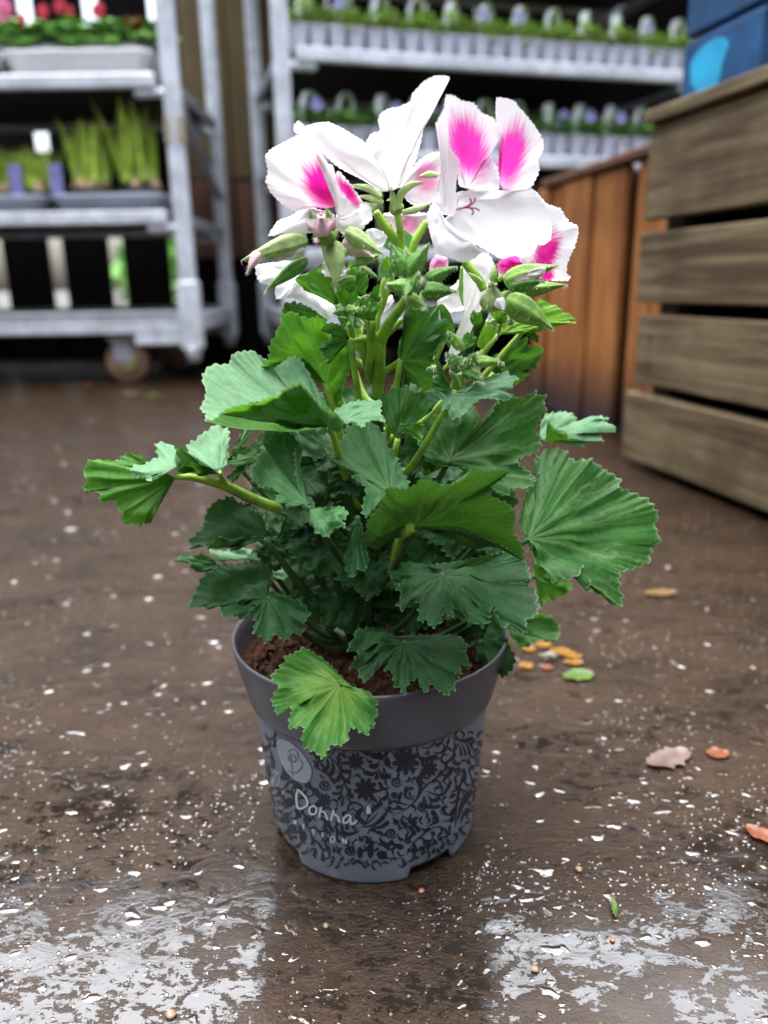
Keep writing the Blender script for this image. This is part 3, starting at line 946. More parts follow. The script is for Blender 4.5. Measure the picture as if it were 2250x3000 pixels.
ink, wht = MB(), MB()
USED = []
LIFT = [.00025]
def stroke(tile, pts, w, taper='comma', mbk=None, lift=None, n=22):
    mbk = mbk if mbk is not None else ink
    q = np.array(T(tile, *pts))
    q = crs(q, n)
    d = np.gradient(q, axis=0); d /= (np.linalg.norm(d, axis=1)[:, None] + 1e-9)
    nrm = np.stack([-d[:, 1], d[:, 0]], -1)
    s = np.linspace(0, 1, len(q))
    wpx = w * (1.5 if taper == 'comma' else 1.0) / TILES[tile][2] / 2
    if taper == 'comma': prof_ = .12 + .88 * np.sin(np.clip(s * .86 + .0, 0, 1) ** 1.25 * math.pi * .5) * np.sqrt(np.clip(1 - ((s - .72) / .30).clip(0, 1) ** 2, 0, 1))
    elif taper == 'both': prof_ = .15 + .85 * np.sin(s * math.pi)
    else: prof_ = np.ones_like(s) * 1.25
    USED.extend([tuple(x) for x in q[::3]])
    L, R_ = q + nrm * (prof_ * wpx)[:, None], q - nrm * (prof_ * wpx)[:, None]
    LIFT[0] = .0002 + (len(USED) % 37) * 3e-6
    lf = lift if lift is not None else LIFT[0]
    p = np.concatenate([on_cone(L, lf), on_cone(R_, lf)])
    k = len(q)
    mbk.add(p, [(i, i + 1, k + i + 1, k + i) for i in range(k - 1)])

def comma(tile, x0, y0, x1, y1, bend, w):
    mx, my = (x0 + x1) / 2, (y0 + y1) / 2
    dx, dy = x1 - x0, y1 - y0
    stroke(tile, [(x0, y0), (mx + dy * bend, my - dx * bend), (x1, y1)], w)

def blob(tile, x, y, rx, ry=None, rot=0.0, mbk=None, lift=None):
    mbk = mbk if mbk is not None else ink
    ry = ry or rx
    ca, sa = math.cos(rot), math.sin(rot)
    pts = [(x, y)] + [(x + rx * math.cos(a) * ca - ry * math.sin(a) * sa, y + rx * math.cos(a) * sa + ry * math.sin(a) * ca) for a in np.linspace(0, 2 * math.pi, 15)[:-1]]
    LIFT[0] = .0002 + (len(USED) % 37) * 3e-6
    USED.extend(T(tile, *pts[::3]))
    p = on_cone(np.array(T(tile, *pts)), lift if lift is not None else LIFT[0])
    mbk.add(p, [(0, 1 + k, 1 + (k + 1) % 14) for k in range(14)])

def spiral(tile, x, y, r, w=18, turns=1.6, ph=0.0, sgn=1):
    pts = [(x + r * (1 - .8 * s) * math.cos(ph + sgn * s * turns * 6.28), y + r * .85 * (1 - .8 * s) * math.sin(ph + sgn * s * turns * 6.28)) for s in np.linspace(0, 1, 14)]
    stroke(tile, pts, w, 'both', n=40)
    blob(tile, pts[-1][0], pts[-1][1], w * .6)

def rosette(tile, x, y, r):
    for a in range(0, 360, 40):
        ra = math.radians(a + 10)
        blob(tile, x + r * .62 * math.cos(ra), y + r * .62 * math.sin(ra), r * .36, r * .2, ra)
    blob(tile, x, y, r * .34)

R_str = [(900, 60, 720, 110, .15, 26), (700, 110, 960, 265, -.45, 46), (730, 150, 940, 100, -.2, 18), (900, 220, 1070, 180, -.15, 28), (1050, 20, 940, 150, .1, 34),
 (1100, 30, 1070, 120, .1, 30), (1190, 100, 1250, 270, .1, 20), (1230, 100, 1300, 270, .1, 20), (1280, 90, 1350, 260, .1, 22), (1300, 60, 1420, 80, -.4, 26),
 (1130, 30, 1400, 50, -.15, 44), (1130, 310, 1240, 350, -.3, 34), (740, 270, 775, 365, .2, 36), (265, 300, 160, 240, .1, 55), (295, 300, 345, 385, .2, 42),
 (270, 350, 130, 380, .3, 34), (240, 430, 80, 460, .3, 36), (235, 450, 215, 550, 0, 40), (250, 420, 390, 520, -.4, 32), (370, 230, 235, 215, .3, 26),
 (390, 200, 490, 220, -.3, 28), (420, 180, 590, 150, -.3, 26), (40, 170, 150, 235, -.2, 50), (390, 650, 250, 580, .3, 36), (360, 640, 325, 560, .1, 26), (330, 660, 290, 800, .3, 42),
 (700, 790, 710, 515, -.18, 54), (690, 800, 585, 635, .4, 36), (620, 860, 520, 700, .45, 34), (830, 620, 780, 455, .3, 42), (900, 560, 1010, 440, -.1, 34), (980, 500, 1150, 400, -.2, 40),
 (820, 690, 1125, 570, -.35, 34), (840, 740, 990, 770, -.35, 46), (820, 790, 910, 880, -.4, 44), (870, 790, 990, 870, -.45, 36), (560, 900, 480, 880, .2, 40), (430, 960, 375, 870, .3, 42),
 (640, 960, 705, 1090, -.4, 54), (540, 980, 590, 1110, -.3, 46), (420, 1010, 480, 1080, -.1, 56), (520, 970, 725, 1010, -.25, 28), (80, 1100, 290, 830, .1, 46), (60, 1130, 320, 990, -.12, 40),
 (150, 1130, 370, 1060, -.15, 42), (180, 1130, 290, 1200, -.2, 36), (500, 1150, 690, 1225, .3, 42), (600, 1130, 740, 1190, .3, 42), (740, 1130, 870, 1150, -.2, 36), (650, 1300, 650, 1440, .25, 52),
 (800, 1280, 830, 1390, .3, 48), (880, 1180, 930, 1210, -.2, 50), (950, 1250, 1110, 1110, -.35, 28), (1060, 1130, 1120, 1215, -.3, 34), (900, 1270, 930, 1340, .2, 40), (960, 1250, 1020, 1280, -.2, 34),
 (840, 1120, 890, 930, -.45, 50), (1000, 960, 1170, 890, -.3, 32), (1010, 1060, 1150, 930, -.3, 28), (1200, 1050, 1350, 700, .06, 60), (1240, 1090, 1340, 900, .1, 44), (1090, 770, 1160, 720, -.2, 44),
 (1230, 620, 1270, 420, -.2, 34), (1330, 640, 1300, 500, .2, 30), (1350, 500, 1400, 380, .2, 36), (480, 1210, 540, 1290, -.2, 34), (10, 1230, 60, 1290, -.2, 44), (60, 1340, 150, 1350, -.5, 40),
 (430, 1480, 500, 1340, .3, 34), (590, 1460, 620, 1390, 0, 30), (250, 1260, 380, 1370, -.1, 60), (210, 1300, 330, 1310, -.3, 36), (960, 1130, 1040, 1170, .2, 30), (1150, 1000, 1110, 1060, .2, 44)]
for s_ in R_str: comma('R', *s_)
stroke('R', [(1160, 50), (1165, 200), (1130, 300), (1040, 350), (1005, 300), (1040, 240), (1085, 265)], 32, 'both', n=36)
for vn, w_ in ((((270, 400), (380, 200), (480, 120)), 12), (((400, 990), (560, 920), (700, 800), (800, 650), (960, 520), (1130, 400)), 20), (((20, 1140), (160, 1040), (240, 940)), 16),
               (((590, 1440), (700, 1290), (870, 1155), (1000, 1110)), 20), (((1180, 1130), (1185, 900), (1230, 640), (1300, 420)), 30), (((0, 1150), (-60, 1180)), 20)):
    stroke('R', list(vn), w_, 'both', n=36)
for s_ in ((465, 580, 75, 24), (780, 890, 66, 26), (400, 1200, 76, 28), (940, 1040, 55, 20), (1210, 440, 50, 20), (440, 740, 48, 24), (600, 1290, 50, 22)): spiral('R', *s_)
rosette('R', 575, 330, 175); rosette('R', 860, 420, 110)
for s_ in ((20, 1420, 32, 55), (150, 1410, 38, 95), (290, 1480, 58, 44), (400, 1320, 34), (510, 1370, 44, 34), (770, 1390, 40, 30), (1090, 1200, 26, 34)): blob('R', *s_)
P_str = [(860, 290, 810, 460, .25, 48), (920, 320, 890, 510, .2, 52), (990, 330, 1165, 460, -.25, 44), (1030, 380, 1150, 600, -.2, 36), (1050, 470, 915, 560, .3, 38), (1070, 600, 975, 650, .1, 42),
 (1060, 620, 925, 720, .3, 32), (1090, 640, 1160, 680, -.2, 34), (1040, 700, 1000, 800, .1, 34), (1050, 730, 1040, 870, .1, 30), (1090, 700, 1170, 780, .2, 44), (900, 280, 1160, 190, .3, 40),
 (1280, 170, 1390, 235, -.2, 50), (1420, 240, 1540, 300, .1, 60), (1500, 330, 1375, 375, .2, 38), (1480, 440, 1330, 460, .2, 36), (1480, 470, 1460, 550, 0, 44), (1500, 420, 1640, 510, -.4, 34),
 (1560, 260, 1600, 380, .2, 50), (700, 400, 960, 610, .12, 28), (760, 420, 820, 300, .3, 38), (640, 560, 760, 690, -.25, 36), (700, 1080, 880, 1160, -.3, 26), (720, 1120, 860, 1150, -.5, 22),
 (880, 1010, 940, 1190, -.1, 40), (960, 1040, 960, 1150, .2, 34), (1000, 1080, 1050, 1170, .2, 34), (1060, 1070, 1110, 1160, .2, 34), (1150, 1070, 1190, 1150, .1, 34), (1260, 1180, 1020, 1200, .1, 52),
 (1310, 900, 1320, 1090, -.35, 44), (820, 1320, 890, 1420, .1, 46), (930, 1340, 950, 1440, .1, 34), (970, 1340, 1000, 1450, .1, 30), (650, 1240, 690, 1350, .2, 44), (670, 1260, 810, 1400, .1, 30),
 (1280, 1240, 1350, 1330, .4, 44), (1400, 1240, 1440, 1330, -.3, 44), (480, 900, 520, 1020, .1, 60), (600, 1000, 660, 1060, .3, 40), (330, 380, 350, 560, .1, 90), (420, 560, 540, 690, .1, 80),
 (280, 720, 380, 900, .1, 50), (300, 960, 400, 1080, .2, 44), (240, 620, 300, 760, .1, 40), (170, 180, 210, 420, .05, 40), (220, 60, 250, 160, .1, 70), (650, 240, 760, 300, .3, 60), (690, 320, 740, 400, .2, 50)]
for s_ in P_str: comma('P', *s_)
stroke('P', [(860, 260), (1000, 380), (1080, 600), (1180, 790)], 22, 'both', n=36)
stroke('P', [(1330, 1000), (1290, 880), (1200, 830), (1125, 870), (1145, 925), (1185, 895)], 26, 'both', n=36)
for s_ in ((840, 620, 80, 28), (640, 625, 50, 22), (620, 1040, 50, 22), (1150, 1410, 76, 34)): spiral('P', *s_)
rosette('P', 1335, 670, 150); rosette('P', 1210, 330, 110); rosette('P', 830, 800, 90)
for s_ in ((750, 725, 36), (450, 1150, 44, 60), (575, 1240, 44, 66), (1260, 1440, 28, 70), (1390, 1420, 38, 92), (1530, 1460, 66, 48), (990, 1180, 24, 40), (760, 850, 44, 34), (410, 830, 50, 60), (330, 1040, 34, 44)): blob('P', *s_)
# finer leaflets filling the gaps of the pattern
rf = random.Random(44)
USED.extend([(u_, v_) for u_ in range(810, 925, 14) for v_ in range(2160, 2300, 14)])
for k in range(11000):
    x, y = rf.uniform(770, 1425), rf.uniform(2150, 2535)
    q0 = on_cone(np.array([[x, y]]))[0]
    if q0[2] > .074 or q0[2] < .010: continue
    r_ = rays(np.array([[x, y]]))[0]
    if abs(math.atan2(q0[0], -q0[1])) > 1.35: continue
    U = np.array(USED)
    if np.min(np.hypot(U[:, 0] - x, U[:, 1] - y)) < 11: continue
    an = 1.3 * math.sin(x / 55 + .8 * math.sin(y / 40)) + rf.choice((0, .9, -.9, 3.1)) - .6; L_ = rf.uniform(18, 32)
    comma('S', x - L_ * .5 * math.cos(an), y - L_ * .5 * math.sin(an), x + L_ * .5 * math.cos(an), y + L_ * .5 * math.sin(an), rf.choice((-.35, .35)), rf.uniform(5, 7.5))
# the same print runs round the far side too
half = [(-x, -y, z) for x, y, z in ink.v]
ink.build('damask_print', M['ink'], pot, True)
mesh_obj('damask_print', half, ink.f, M['ink'], pot)
oval = [(255, 95), (275, 65), (310, 55), (370, 70), (430, 105), (480, 140), (545, 205), (600, 270), (640, 330), (670, 390), (682, 440), (680, 490), (660, 555), (620, 588), (560, 590), (500, 565), (450, 530), (400, 480), (360, 430), (320, 350), (290, 270), (265, 170)]
ov = MB()
pp = on_cone(np.array(T('P', (470, 330), *oval)), .00045)
ov.add(pp, [(0, 1 + k, 1 + (k + 1) % len(oval)) for k in range(len(oval))])
ov.build('logo_oval', M['print_pale'], pot, True)
mono = MB()
stroke('P', [(395, 215), (430, 185), (480, 185), (515, 225), (518, 280), (490, 322), (440, 330), (405, 300), (410, 260), (450, 245), (485, 262), (488, 300)], 11, 'flat', mono, .0006, 48)
stroke('P', [(525, 285), (560, 320), (568, 370), (545, 425), (490, 462), (430, 455), (385, 430)], 15, 'both', mono, .0006, 40)
stroke('P', [(436, 260), (446, 380), (460, 515)], 9, 'flat', mono, .0006)
mono.build('logo_monogram', plain('logo_ink', (.11, .14, .18), .5), pot, True)
WL = .0006
stroke('P', [(512, 690), (500, 760), (508, 840), (525, 895), (580, 892), (632, 850), (625, 785), (580, 725), (530, 680), (505, 670)], 20, 'flat', wht, WL, 48)
stroke('P', [(700, 865), (665, 890), (658, 940), (690, 970), (730, 955), (742, 905), (715, 868), (690, 870)], 19, 'flat', wht, WL, 40)
stroke('P', [(775, 1005), (785, 940), (795, 880), (800, 930), (840, 945), (865, 1000), (880, 1035)], 19, 'flat', wht, WL, 36)
stroke('P', [(915, 1045), (930, 980), (950, 915), (950, 965), (990, 985), (1010, 1030), (1022, 1065)], 19, 'flat', wht, WL, 36)
stroke('P', [(1150, 980), (1100, 985), (1065, 1030), (1075, 1070), (1115, 1060), (1150, 1010), (1158, 985), (1150, 1040), (1165, 1085), (1200, 1070), (1230, 1040)], 19, 'flat', wht, WL, 48)
stroke('P', [(1340, 880), (1375, 870), (1345, 905), (1390, 895), (1340, 930), (1395, 920), (1350, 955), (1400, 945)], 12, 'flat', wht, WL, 40)
# small spaced capitals under the name: D I T I O N .
for L_ in ([(478, 1040), (478, 1085)], [(482, 1042), (500, 1062), (482, 1088)], [(585, 1085), (588, 1140)], [(688, 1150), (720, 1165)], [(705, 1155), (706, 1215)], [(815, 1185), (817, 1250)],
           [(935, 1235), (912, 1260), (915, 1295), (940, 1305), (962, 1285), (958, 1250), (935, 1235)], [(1058, 1320), (1058, 1262)], [(1058, 1262), (1102, 1325)], [(1102, 1325), (1104, 1268)], [(1215, 1300), (1228, 1312)]):
    stroke('P', L_, 13, 'flat', wht, WL, 16)
# looping script running out of sight at the left
stroke('P', [(190, 520), (240, 440), (260, 500), (215, 590), (225, 520), (285, 460), (300, 540), (265, 640), (290, 560)], 6, 'both', wht, WL, 48)
stroke('P', [(300, 700), (345, 680), (330, 730), (365, 700), (380, 755)], 6, 'both', wht, WL, 30)
wht.build('lettering', M['print_white'], pot, True)

# ---------------------------------------------------------------- leaf and petal surface
HAIRS = MB()
def fan(name, C, pts, d0, a=0.0, b=0.0, mat='leaf', teeth=(7, 24), veins=9, pleat=.0008, wave=.0017, wn=3, cup=.0, sag=0.0,
        step=3.2, crinkle=.0014, parent=None, pink=None, seed=None, closed=True, smooth_out=True):
    seed = seed if seed is not None else (abs(hash((round(C[0]), round(C[1])))) % 9999)
    rs = np.random.RandomState(int(round(C[0] * 7 + C[1] * 13)) % 100000)
    c = np.array([C[0], C[1], d0])
    O = []
    for p in pts:
        dd = p[2] / 100 if len(p) > 2 else 0.0
        O.append((p[0], p[1], d0 + a * (p[0] - C[0]) / 100 + b * (p[1] - C[1]) / 100 + dd))
    O = np.array(O)
    if closed: O = np.vstack([O, O[:1]])
    # resample
    Q = []
    m = len(O)
    for i in range(m - 1):
        p1, p2 = O[i], O[i + 1]
        p0 = O[i - 1] if i > 0 else (O[-2] if closed else p1)
        p3 = O[i + 2] if i + 2 < m else (O[1] if closed else p2)
        L = np.linalg.norm((p2 - p1)[:2])
        n = max(1, int(L / step))
        k_ = .5   # tension: keeps traced corners fairly crisp
        for q in range(n):
            t = q / n
            m1, m2 = (p2 - p0) * .5 * k_, (p3 - p1) * .5 * k_
            h00, h10, h01, h11 = 2 * t ** 3 - 3 * t ** 2 + 1, t ** 3 - 2 * t ** 2 + t, -2 * t ** 3 + 3 * t ** 2, t ** 3 - t ** 2
            Q.append(h00 * p1 + h10 * m1 + h01 * p2 + h11 * m2)
    if not closed: Q.append(O[-1])
    Q = np.array(Q); N = len(Q)
    seg = np.linalg.norm(np.diff(np.vstack([Q, Q[:1]])[:, :2], axis=0), axis=1)
    s = np.concatenate([[0], np.cumsum(seg)[:-1]])
    S_ = seg.sum()
    # teeth
    rad = Q[:, :2] - c[:2]
    rl = np.linalg.norm(rad, axis=1) + 1e-6
    if teeth:
        amp, pit = teeth
        nt = max(3, int(S_ / pit))
        wsp = s / S_ * nt + .28 * np.interp(s / S_ * nt, np.arange(nt + 2), rs.uniform(-1, 1, nt + 2))
        fr = wsp - np.floor(wsp)
        tw = np.where(fr < .68, fr / .68, (1 - fr) / .32) - .45
        av = 1.6 * amp * np.interp(s / S_ * nt, np.arange(nt + 2), rs.uniform(.55, 1.25, nt + 2))
        # outward normal of the outline
        tg = np.roll(Q, -1, 0) - np.roll(Q, 1, 0)
        nr = np.stack([tg[:, 1], -tg[:, 0]], -1); nr /= (np.linalg.norm(nr, axis=1)[:, None] + 1e-6)
        sg = np.sign((nr * rad).sum(1)); nr *= np.where(sg == 0, 1, sg)[:, None]
        scale_ = np.clip(rl / 60, 0, 1)
        tv = nr * (tw * av * scale_)[:, None]
    else:
        tv = np.zeros((N, 2))
    # angular parameter for veins
    ang = np.unwrap(np.arctan2(rad[:, 1], rad[:, 0]))
    da = np.abs(np.diff(np.concatenate([ang, ang[:1]])))
    da = np.minimum(da, .2)
    tt = np.concatenate([[0], np.cumsum(da)[:-1]]) / max(da.sum(), 1e-6)
    tt = .6 * tt + .4 * s / S_
    vx = veins * tt
    if teeth and veins >= 6 and pink is None and parent is None:
        lob = .5 - .5 * np.cos(2 * math.pi * (vx + .15 * np.sin(3 * vx)))
        Q[:, :2] -= rad * (.075 * lob ** 2)[:, None]
    R = np.array([.02, .10, .20, .32, .44, .56, .68, .78, .86, .92, .965, 1.0])
    pix = c + (Q - c)[None] * R[:, None, None]
    pix[:, :, :2] += tv[None] * (R[:, None, None] ** 9)
    pix[:, :, 2] += -cup * (4 * R * (1 - R))[:, None]
    if sag: pix[:, :, 1] += sag * (4 * R * (1 - R))[:, None]
    w = WV(pix[:, :, :2].reshape(-1, 2), pix[:, :, 2].reshape(-1)).reshape(len(R), N, 3)
    # mean plane normal
    e1 = WV(np.array([C[0] + 30, C[1]]), d0 + a * .3) - WV(np.array([C[0], C[1]]), d0)
    e2 = WV(np.array([C[0], C[1] + 30]), d0 + b * .3) - WV(np.array([C[0], C[1]]), d0)
    nm = np.cross(e1, e2); nm /= np.linalg.norm(nm)
    if nm[2] < 0: nm = -nm
    rr2 = R[:, None]
    sc_ = np.clip(rl / 110, .25, 1.3)[None]
    va = np.interp(vx, np.arange(veins + 2), rs.uniform(.35, 1.25, veins + 2))[None]
    pl = pleat * va * sc_ * (rr2 ** 1.6) * (-np.cos(2 * math.pi * vx)[None] + .45 * np.clip((rr2 - .4) / .4, 0, 1) * np.cos(4 * math.pi * vx)[None])
    wv = wave * sc_ * (rr2 ** 3) * (np.sin(2 * math.pi * wn * tt + rs.uniform(0, 6))[None] + .6 * np.sin(2 * math.pi * (wn * 2.3) * tt + rs.uniform(0, 6))[None])
    K_ = 7
    cr_ = rs.normal(0, 1, (5, K_ + 1)); cr_[:, -1] = cr_[:, 0]
    tq = tt * K_
    crn = np.zeros_like(pl)
    for a_i in range(5):
        wgt = np.clip(1 - np.abs(R * 4 - a_i), 0, 1)[:, None]
        wgt = wgt * wgt * (3 - 2 * wgt)
        f0 = np.floor(tq).astype(int) % K_; ft_ = tq - np.floor(tq); ft_ = ft_ * ft_ * (3 - 2 * ft_)
        crn += wgt * (cr_[a_i][f0] * (1 - ft_) + cr_[a_i][f0 + 1] * ft_)[None]
    crn *= crinkle * sc_ * np.minimum(rr2 * 2, 1)
    w = w + nm * (pl * .5 + wv + crn)[..., None]
    verts = np.concatenate([(WV(np.array([C[0], C[1]]), d0))[None], w.reshape(-1, 3)])
    faces = []
    last = N if closed else N - 1
    for k in range(last):
        faces.append((0, 1 + k, 1 + (k + 1) % N))
    for i in range(len(R) - 1):
        o_ = 1 + i * N
        for k in range(last):
            k2 = (k + 1) % N
            faces.append((o_ + k, o_ + N + k, o_ + N + k2, o_ + k2))
    ob = mesh_obj(name, verts, faces, M[mat] if isinstance(mat, str) else mat, parent or plant, True, POT)
    me = ob.data
    uvl = me.uv_layers.new(name='UVMap')
    vu = np.concatenate([[0], np.tile(vx, len(R))]); vr = np.concatenate([[0], np.repeat(R, N)])
    li = np.empty(len(me.loops), int); me.loops.foreach_get('vertex_index', li)
    u_ = vu[li].copy(); r_ = vr[li]
    # keep u continuous across the seam and at the hub
    fs = np.empty(len(me.polygons), int); me.polygons.foreach_get('loop_start', fs)
    ft = np.empty(len(me.polygons), int); me.polygons.foreach_get('loop_total', ft)
    fid = np.repeat(np.arange(len(fs)), ft)
    mx = np.full(len(fs), -1e9); np.maximum.at(mx, fid, np.where(li == 0, -1e9, u_))
    big = (mx[fid] - u_ > veins * .5) & (li != 0)
    u_ = np.where(big, u_ + round(veins), u_)
    u_ = np.where(li == 0, mx[fid], u_)
    uvl.data.foreach_set('uv', np.stack([u_, r_], -1).astype(np.float32).ravel())
    if pink is not None:
        pv = np.concatenate([[[c[0], c[1]]], pix[:, :, :2].reshape(-1, 2)])
        val = np.zeros(len(pv))
        for (px, py, rx, ry, rot) in pink:
            ca, sa = math.cos(math.radians(rot)), math.sin(math.radians(rot))
            dx, dy = pv[:, 0] - px, pv[:, 1] - py
            q = np.sqrt(((dx * ca + dy * sa) / rx) ** 2 + ((-dx * sa + dy * ca) / ry) ** 2)
            val = np.maximum(val, np.clip(1.35 - q, 0, 1))
    else:
        val = np.zeros(len(verts))
    at = me.attributes.new('pink', 'FLOAT', 'POINT')
    at.data.foreach_set('value', val.astype(np.float32))
    return ob

def petiole(p_from, p_to, r0=.0014, r1=.0022, mat='stem', name='petiole', droop=.012, parent=None):
    p0, p1 = np.array(p_from), np.array(p_to)
    mid = p0 * .45 + p1 * .55; mid[2] -= droop
    o = MB().tube([p0, mid, p1], (r0, (r0 + r1) / 2, r1), 10, 6).build(name, M[mat], parent or plant, True, POT)
    return o

def stem_pt(z):
    return np.array([POT.x + .003 * math.sin(z * 40), POT.y - .004, z])

def leaf(tile, C, pts, d0, a=0, b=0, mat='leaf', pet=True, pet_z=None, **kw):
    c = T(tile, C)[0] if tile else C
    q = T(tile, *pts) if tile else pts
    o = fan('leaf', c, q, d0, a, b, mat, **kw)
    if pet:
        w = WV(np.array(c[:2]), d0)
        z = pet_z if pet_z is not None else max(.098, w[2] - .045)
        petiole(w, stem_pt(z), .0012, .0017, mat='stem_shaded' if (mat == 'leaf_shaded' or w[2] < .2) else 'stem')
    return o

def mixt(*items):
    out = []
    for t, pts in items: out += T(t, *pts)
    return out

# --- big leaf at right
leaf('D', (385, 1435), [(300, 1330), (290, 1200), (340, 1050), (420, 960), (480, 850), (470, 660, 1.5), (540, 620, 2), (680, 640, 2.2), (790, 700, 1.8), (850, 725, .6), (930, 740), (1000, 800), (1190, 910), (1180, 985), (1300, 1010), (1365, 1055), (1440, 1160), (1550, 1280), (1578, 1380), (1560, 1470), (1495, 1505), (1490, 1600), (1440, 1650), (1330, 1700), (1235, 1745), (1250, 1850), (1255, 1960), (1210, 2030), (1130, 1990), (1060, 1915), (950, 1930), (930, 1820), (870, 1770, .8), (830, 1650, .9), (820, 1760, -.2), (760, 1830, -.3), (610, 1820, -.3), (540, 1690), (450, 1670), (420, 1530)],
     .292, a=.006, b=-.010, mat='leaf', veins=11, pleat=.0009, wave=.0016, teeth=(8, 26))
# --- leaf standing up in front, underside to the camera
leaf('S', (1215, 1545), T('G', (260, 270), (430, 285), (700, 318), (900, 398), (1050, 488), (1165, 590), (1182, 480), (1120, 290)) + T('C', (1230, 2020), (1150, 1920), (1040, 1835), (1060, 1790), (1125, 1735), (1190, 1660), (1130, 1640), (1010, 1640), (925, 1608), (830, 1592), (770, 1660), (700, 1670), (550, 1700), (380, 1710), (260, 1800), (100, 1800), (80, 1880)) + T('F', (640, 350), (560, 470), (500, 640), (512, 800), (600, 690), (830, 552), (862, 600)),
       .262, a=.002, b=.010, mat='leaf_under', veins=9, pleat=.0008, wave=.0008, teeth=(5, 18), cup=-.006)
# --- pale leaf right of centre
leaf('B', (1390, 1830), [(1350, 1850), (1290, 1900), (1230, 2000), (1170, 2065), (1140, 2000), (1170, 1890), (1150, 1790), (1110, 1750), (1040, 1690), (1010, 1610), (930, 1590), (845, 1560), (880, 1500), (840, 1440), (890, 1390), (960, 1370), (985, 1300), (975, 1230), (1150, 1190), (1330, 1250), (1370, 1400), (1450, 1530), (1530, 1680), (1560, 1760), (1500, 1830)],
     .282, a=-.002, b=-.013, mat='leaf_velvet_lit', veins=8, pleat=.0007, wave=.0008, teeth=(6, 20))
# --- fringed leaf left of centre, in three lobes
leaf('B', (660, 1930), [(620, 1960), (560, 1930), (490, 1985), (440, 1950), (370, 1970), (385, 1890), (390, 1840), (290, 1810), (230, 1825), (215, 1780), (145, 1770), (160, 1690), (165, 1640), (205, 1600), (225, 1510), (300, 1470), (270, 1420, .8), (370, 1330, 1), (430, 1350, 1), (490, 1330, 1), (550, 1370, .8), (570, 1410, .5), (548, 1500), (560, 1650), (590, 1830), (700, 1880, .4), (735, 1960, .3), (725, 2000)],
     .262, a=.001, b=-.010, mat='leaf_velvet_lit', veins=9, pleat=.0009, wave=.0011, teeth=(7, 18))
leaf('B', (690, 1985), [(680, 1965), (760, 1985), (900, 1958), (975, 1960), (1020, 2040), (975, 2085), (1000, 2150), (890, 2150), (830, 2205), (740, 2190), (715, 2130), (690, 2090)],
     .258, a=0, b=-.012, mat='leaf_velvet_lit', pet=False, veins=5, pleat=.0006, wave=.0008, teeth=(6, 18))
leaf('F', (440, 500), [(340, 590), (390, 660), (400, 720), (315, 885), (345, 960), (385, 1035), (430, 990), (485, 1005), (530, 900), (515, 810), (500, 700), (490, 560)],
     .268, a=.002, b=-.006, mat='leaf_shaded', veins=6, teeth=(6, 18))
# --- big trough-shaped leaf, top left
leaf('S', (968, 1247), T('B', (1000, 1205, -1.0), (870, 1130, -2.2), (720, 990, -2.8), (600, 868, -3.0), (430, 930, -2.9), (250, 1040, -2.6), (110, 1050, -2.4), (0, 1092, -2.2)) + T('A', (1270, 735, -1.8), (1190, 810, -1.4), (1105, 815, -1.2), (1110, 760, -.6), (1040, 710, 0), (1030, 560, .8), (1100, 400, 1.6), (1190, 295, 2.2), (1400, 212, 2.8), (1550, 195, 3.0)) + T('B', (180, 590, 3.0), (275, 650, 2.6), (330, 710, 2.2), (390, 660, 2.2), (570, 640, 2.4), (640, 720, 2.2), (720, 860, 1.4), (790, 1010, .6), (880, 1120, .2)),
     .290, a=0, b=0, mat='leaf_pale', veins=11, pleat=.0009, wave=.0008, teeth=(5, 20), sag=26)
leaf('S', (960, 1250), T('B', (1000, 1207, -.2), (870, 1132, -1.6), (720, 992, -2.4), (600, 870, -2.7), (430, 932, -2.6), (250, 1042, -2.3), (110, 1052, -2.1), (0, 1094, -1.9)) + T('A', (1270, 740, -1.5), (1250, 770, -1.2)) + T('B', (0, 1155, -1.2), (200, 1165, -1.2), (330, 1230, -1.0), (480, 1288, -.8), (520, 1250, -.6), (700, 1272, -.2)),
     .286, mat='leaf_fresh', pet=False, veins=9, pleat=.0005, wave=.0004, teeth=(3, 20))
leaf('B', (985, 1195), [(900, 1110, .5), (1060, 1040, 1.0), (1200, 1012, 1.2), (1320, 1030, 1.0), (1310, 1080, .8), (1338, 1110, .5), (1320, 1150, .2), (1345, 1210, 0), (1230, 1200, -.3), (1180, 1225, -.5), (1148, 1280, -.7), (1100, 1230, -.6), (1040, 1210, -.5), (1010, 1245, -.4)],
     .268, a=0, b=0, mat='leaf_pale', pet=False, veins=6, pleat=.0006, wave=.0005, teeth=(5, 20))
# --- far left leaf: hanging lobe, folded lobes and the long stalk
leaf('A', (850, 1325), [(740, 1440), (650, 1620), (620, 1725), (565, 1705), (530, 1762), (450, 1752), (350, 1670), (340, 1560), (310, 1510), (215, 1532), (150, 1532), (125, 1430), (50, 1442), (20, 1375), (18, 1320), (50, 1240), (85, 1165), (210, 1165, .6), (300, 1160, .6), (430, 1105, .8), (520, 1120, .8), (600, 1200, .5), (760, 1270, .2)],
     .305, a=.004, b=-.004, mat='leaf_fresh', pet=False, veins=10, pleat=.0012, wave=.0008, teeth=(7, 24))
leaf('A', (880, 1215), [(790, 1235), (700, 1300), (628, 1362), (590, 1320), (500, 1352), (510, 1300), (438, 1275), (455, 1195), (590, 1198, .5), (700, 1130, 1.2), (690, 1060, 1.6), (775, 1008, 1.8), (850, 1050, 1.5), (900, 1120, 1)],
     .297, a=0, b=-.010, mat='leaf_pale', pet=False, veins=6, pleat=.0006, teeth=(7, 22))
leaf('A', (1240, 1290), [(1100, 1290), (1050, 1310), (900, 1260), (862, 1200), (850, 1130), (880, 1058), (960, 1090), (1040, 1170), (1080, 1240)],
     .300, a=.003, b=.004, mat='leaf', pet=False, veins=5, teeth=(6, 22))
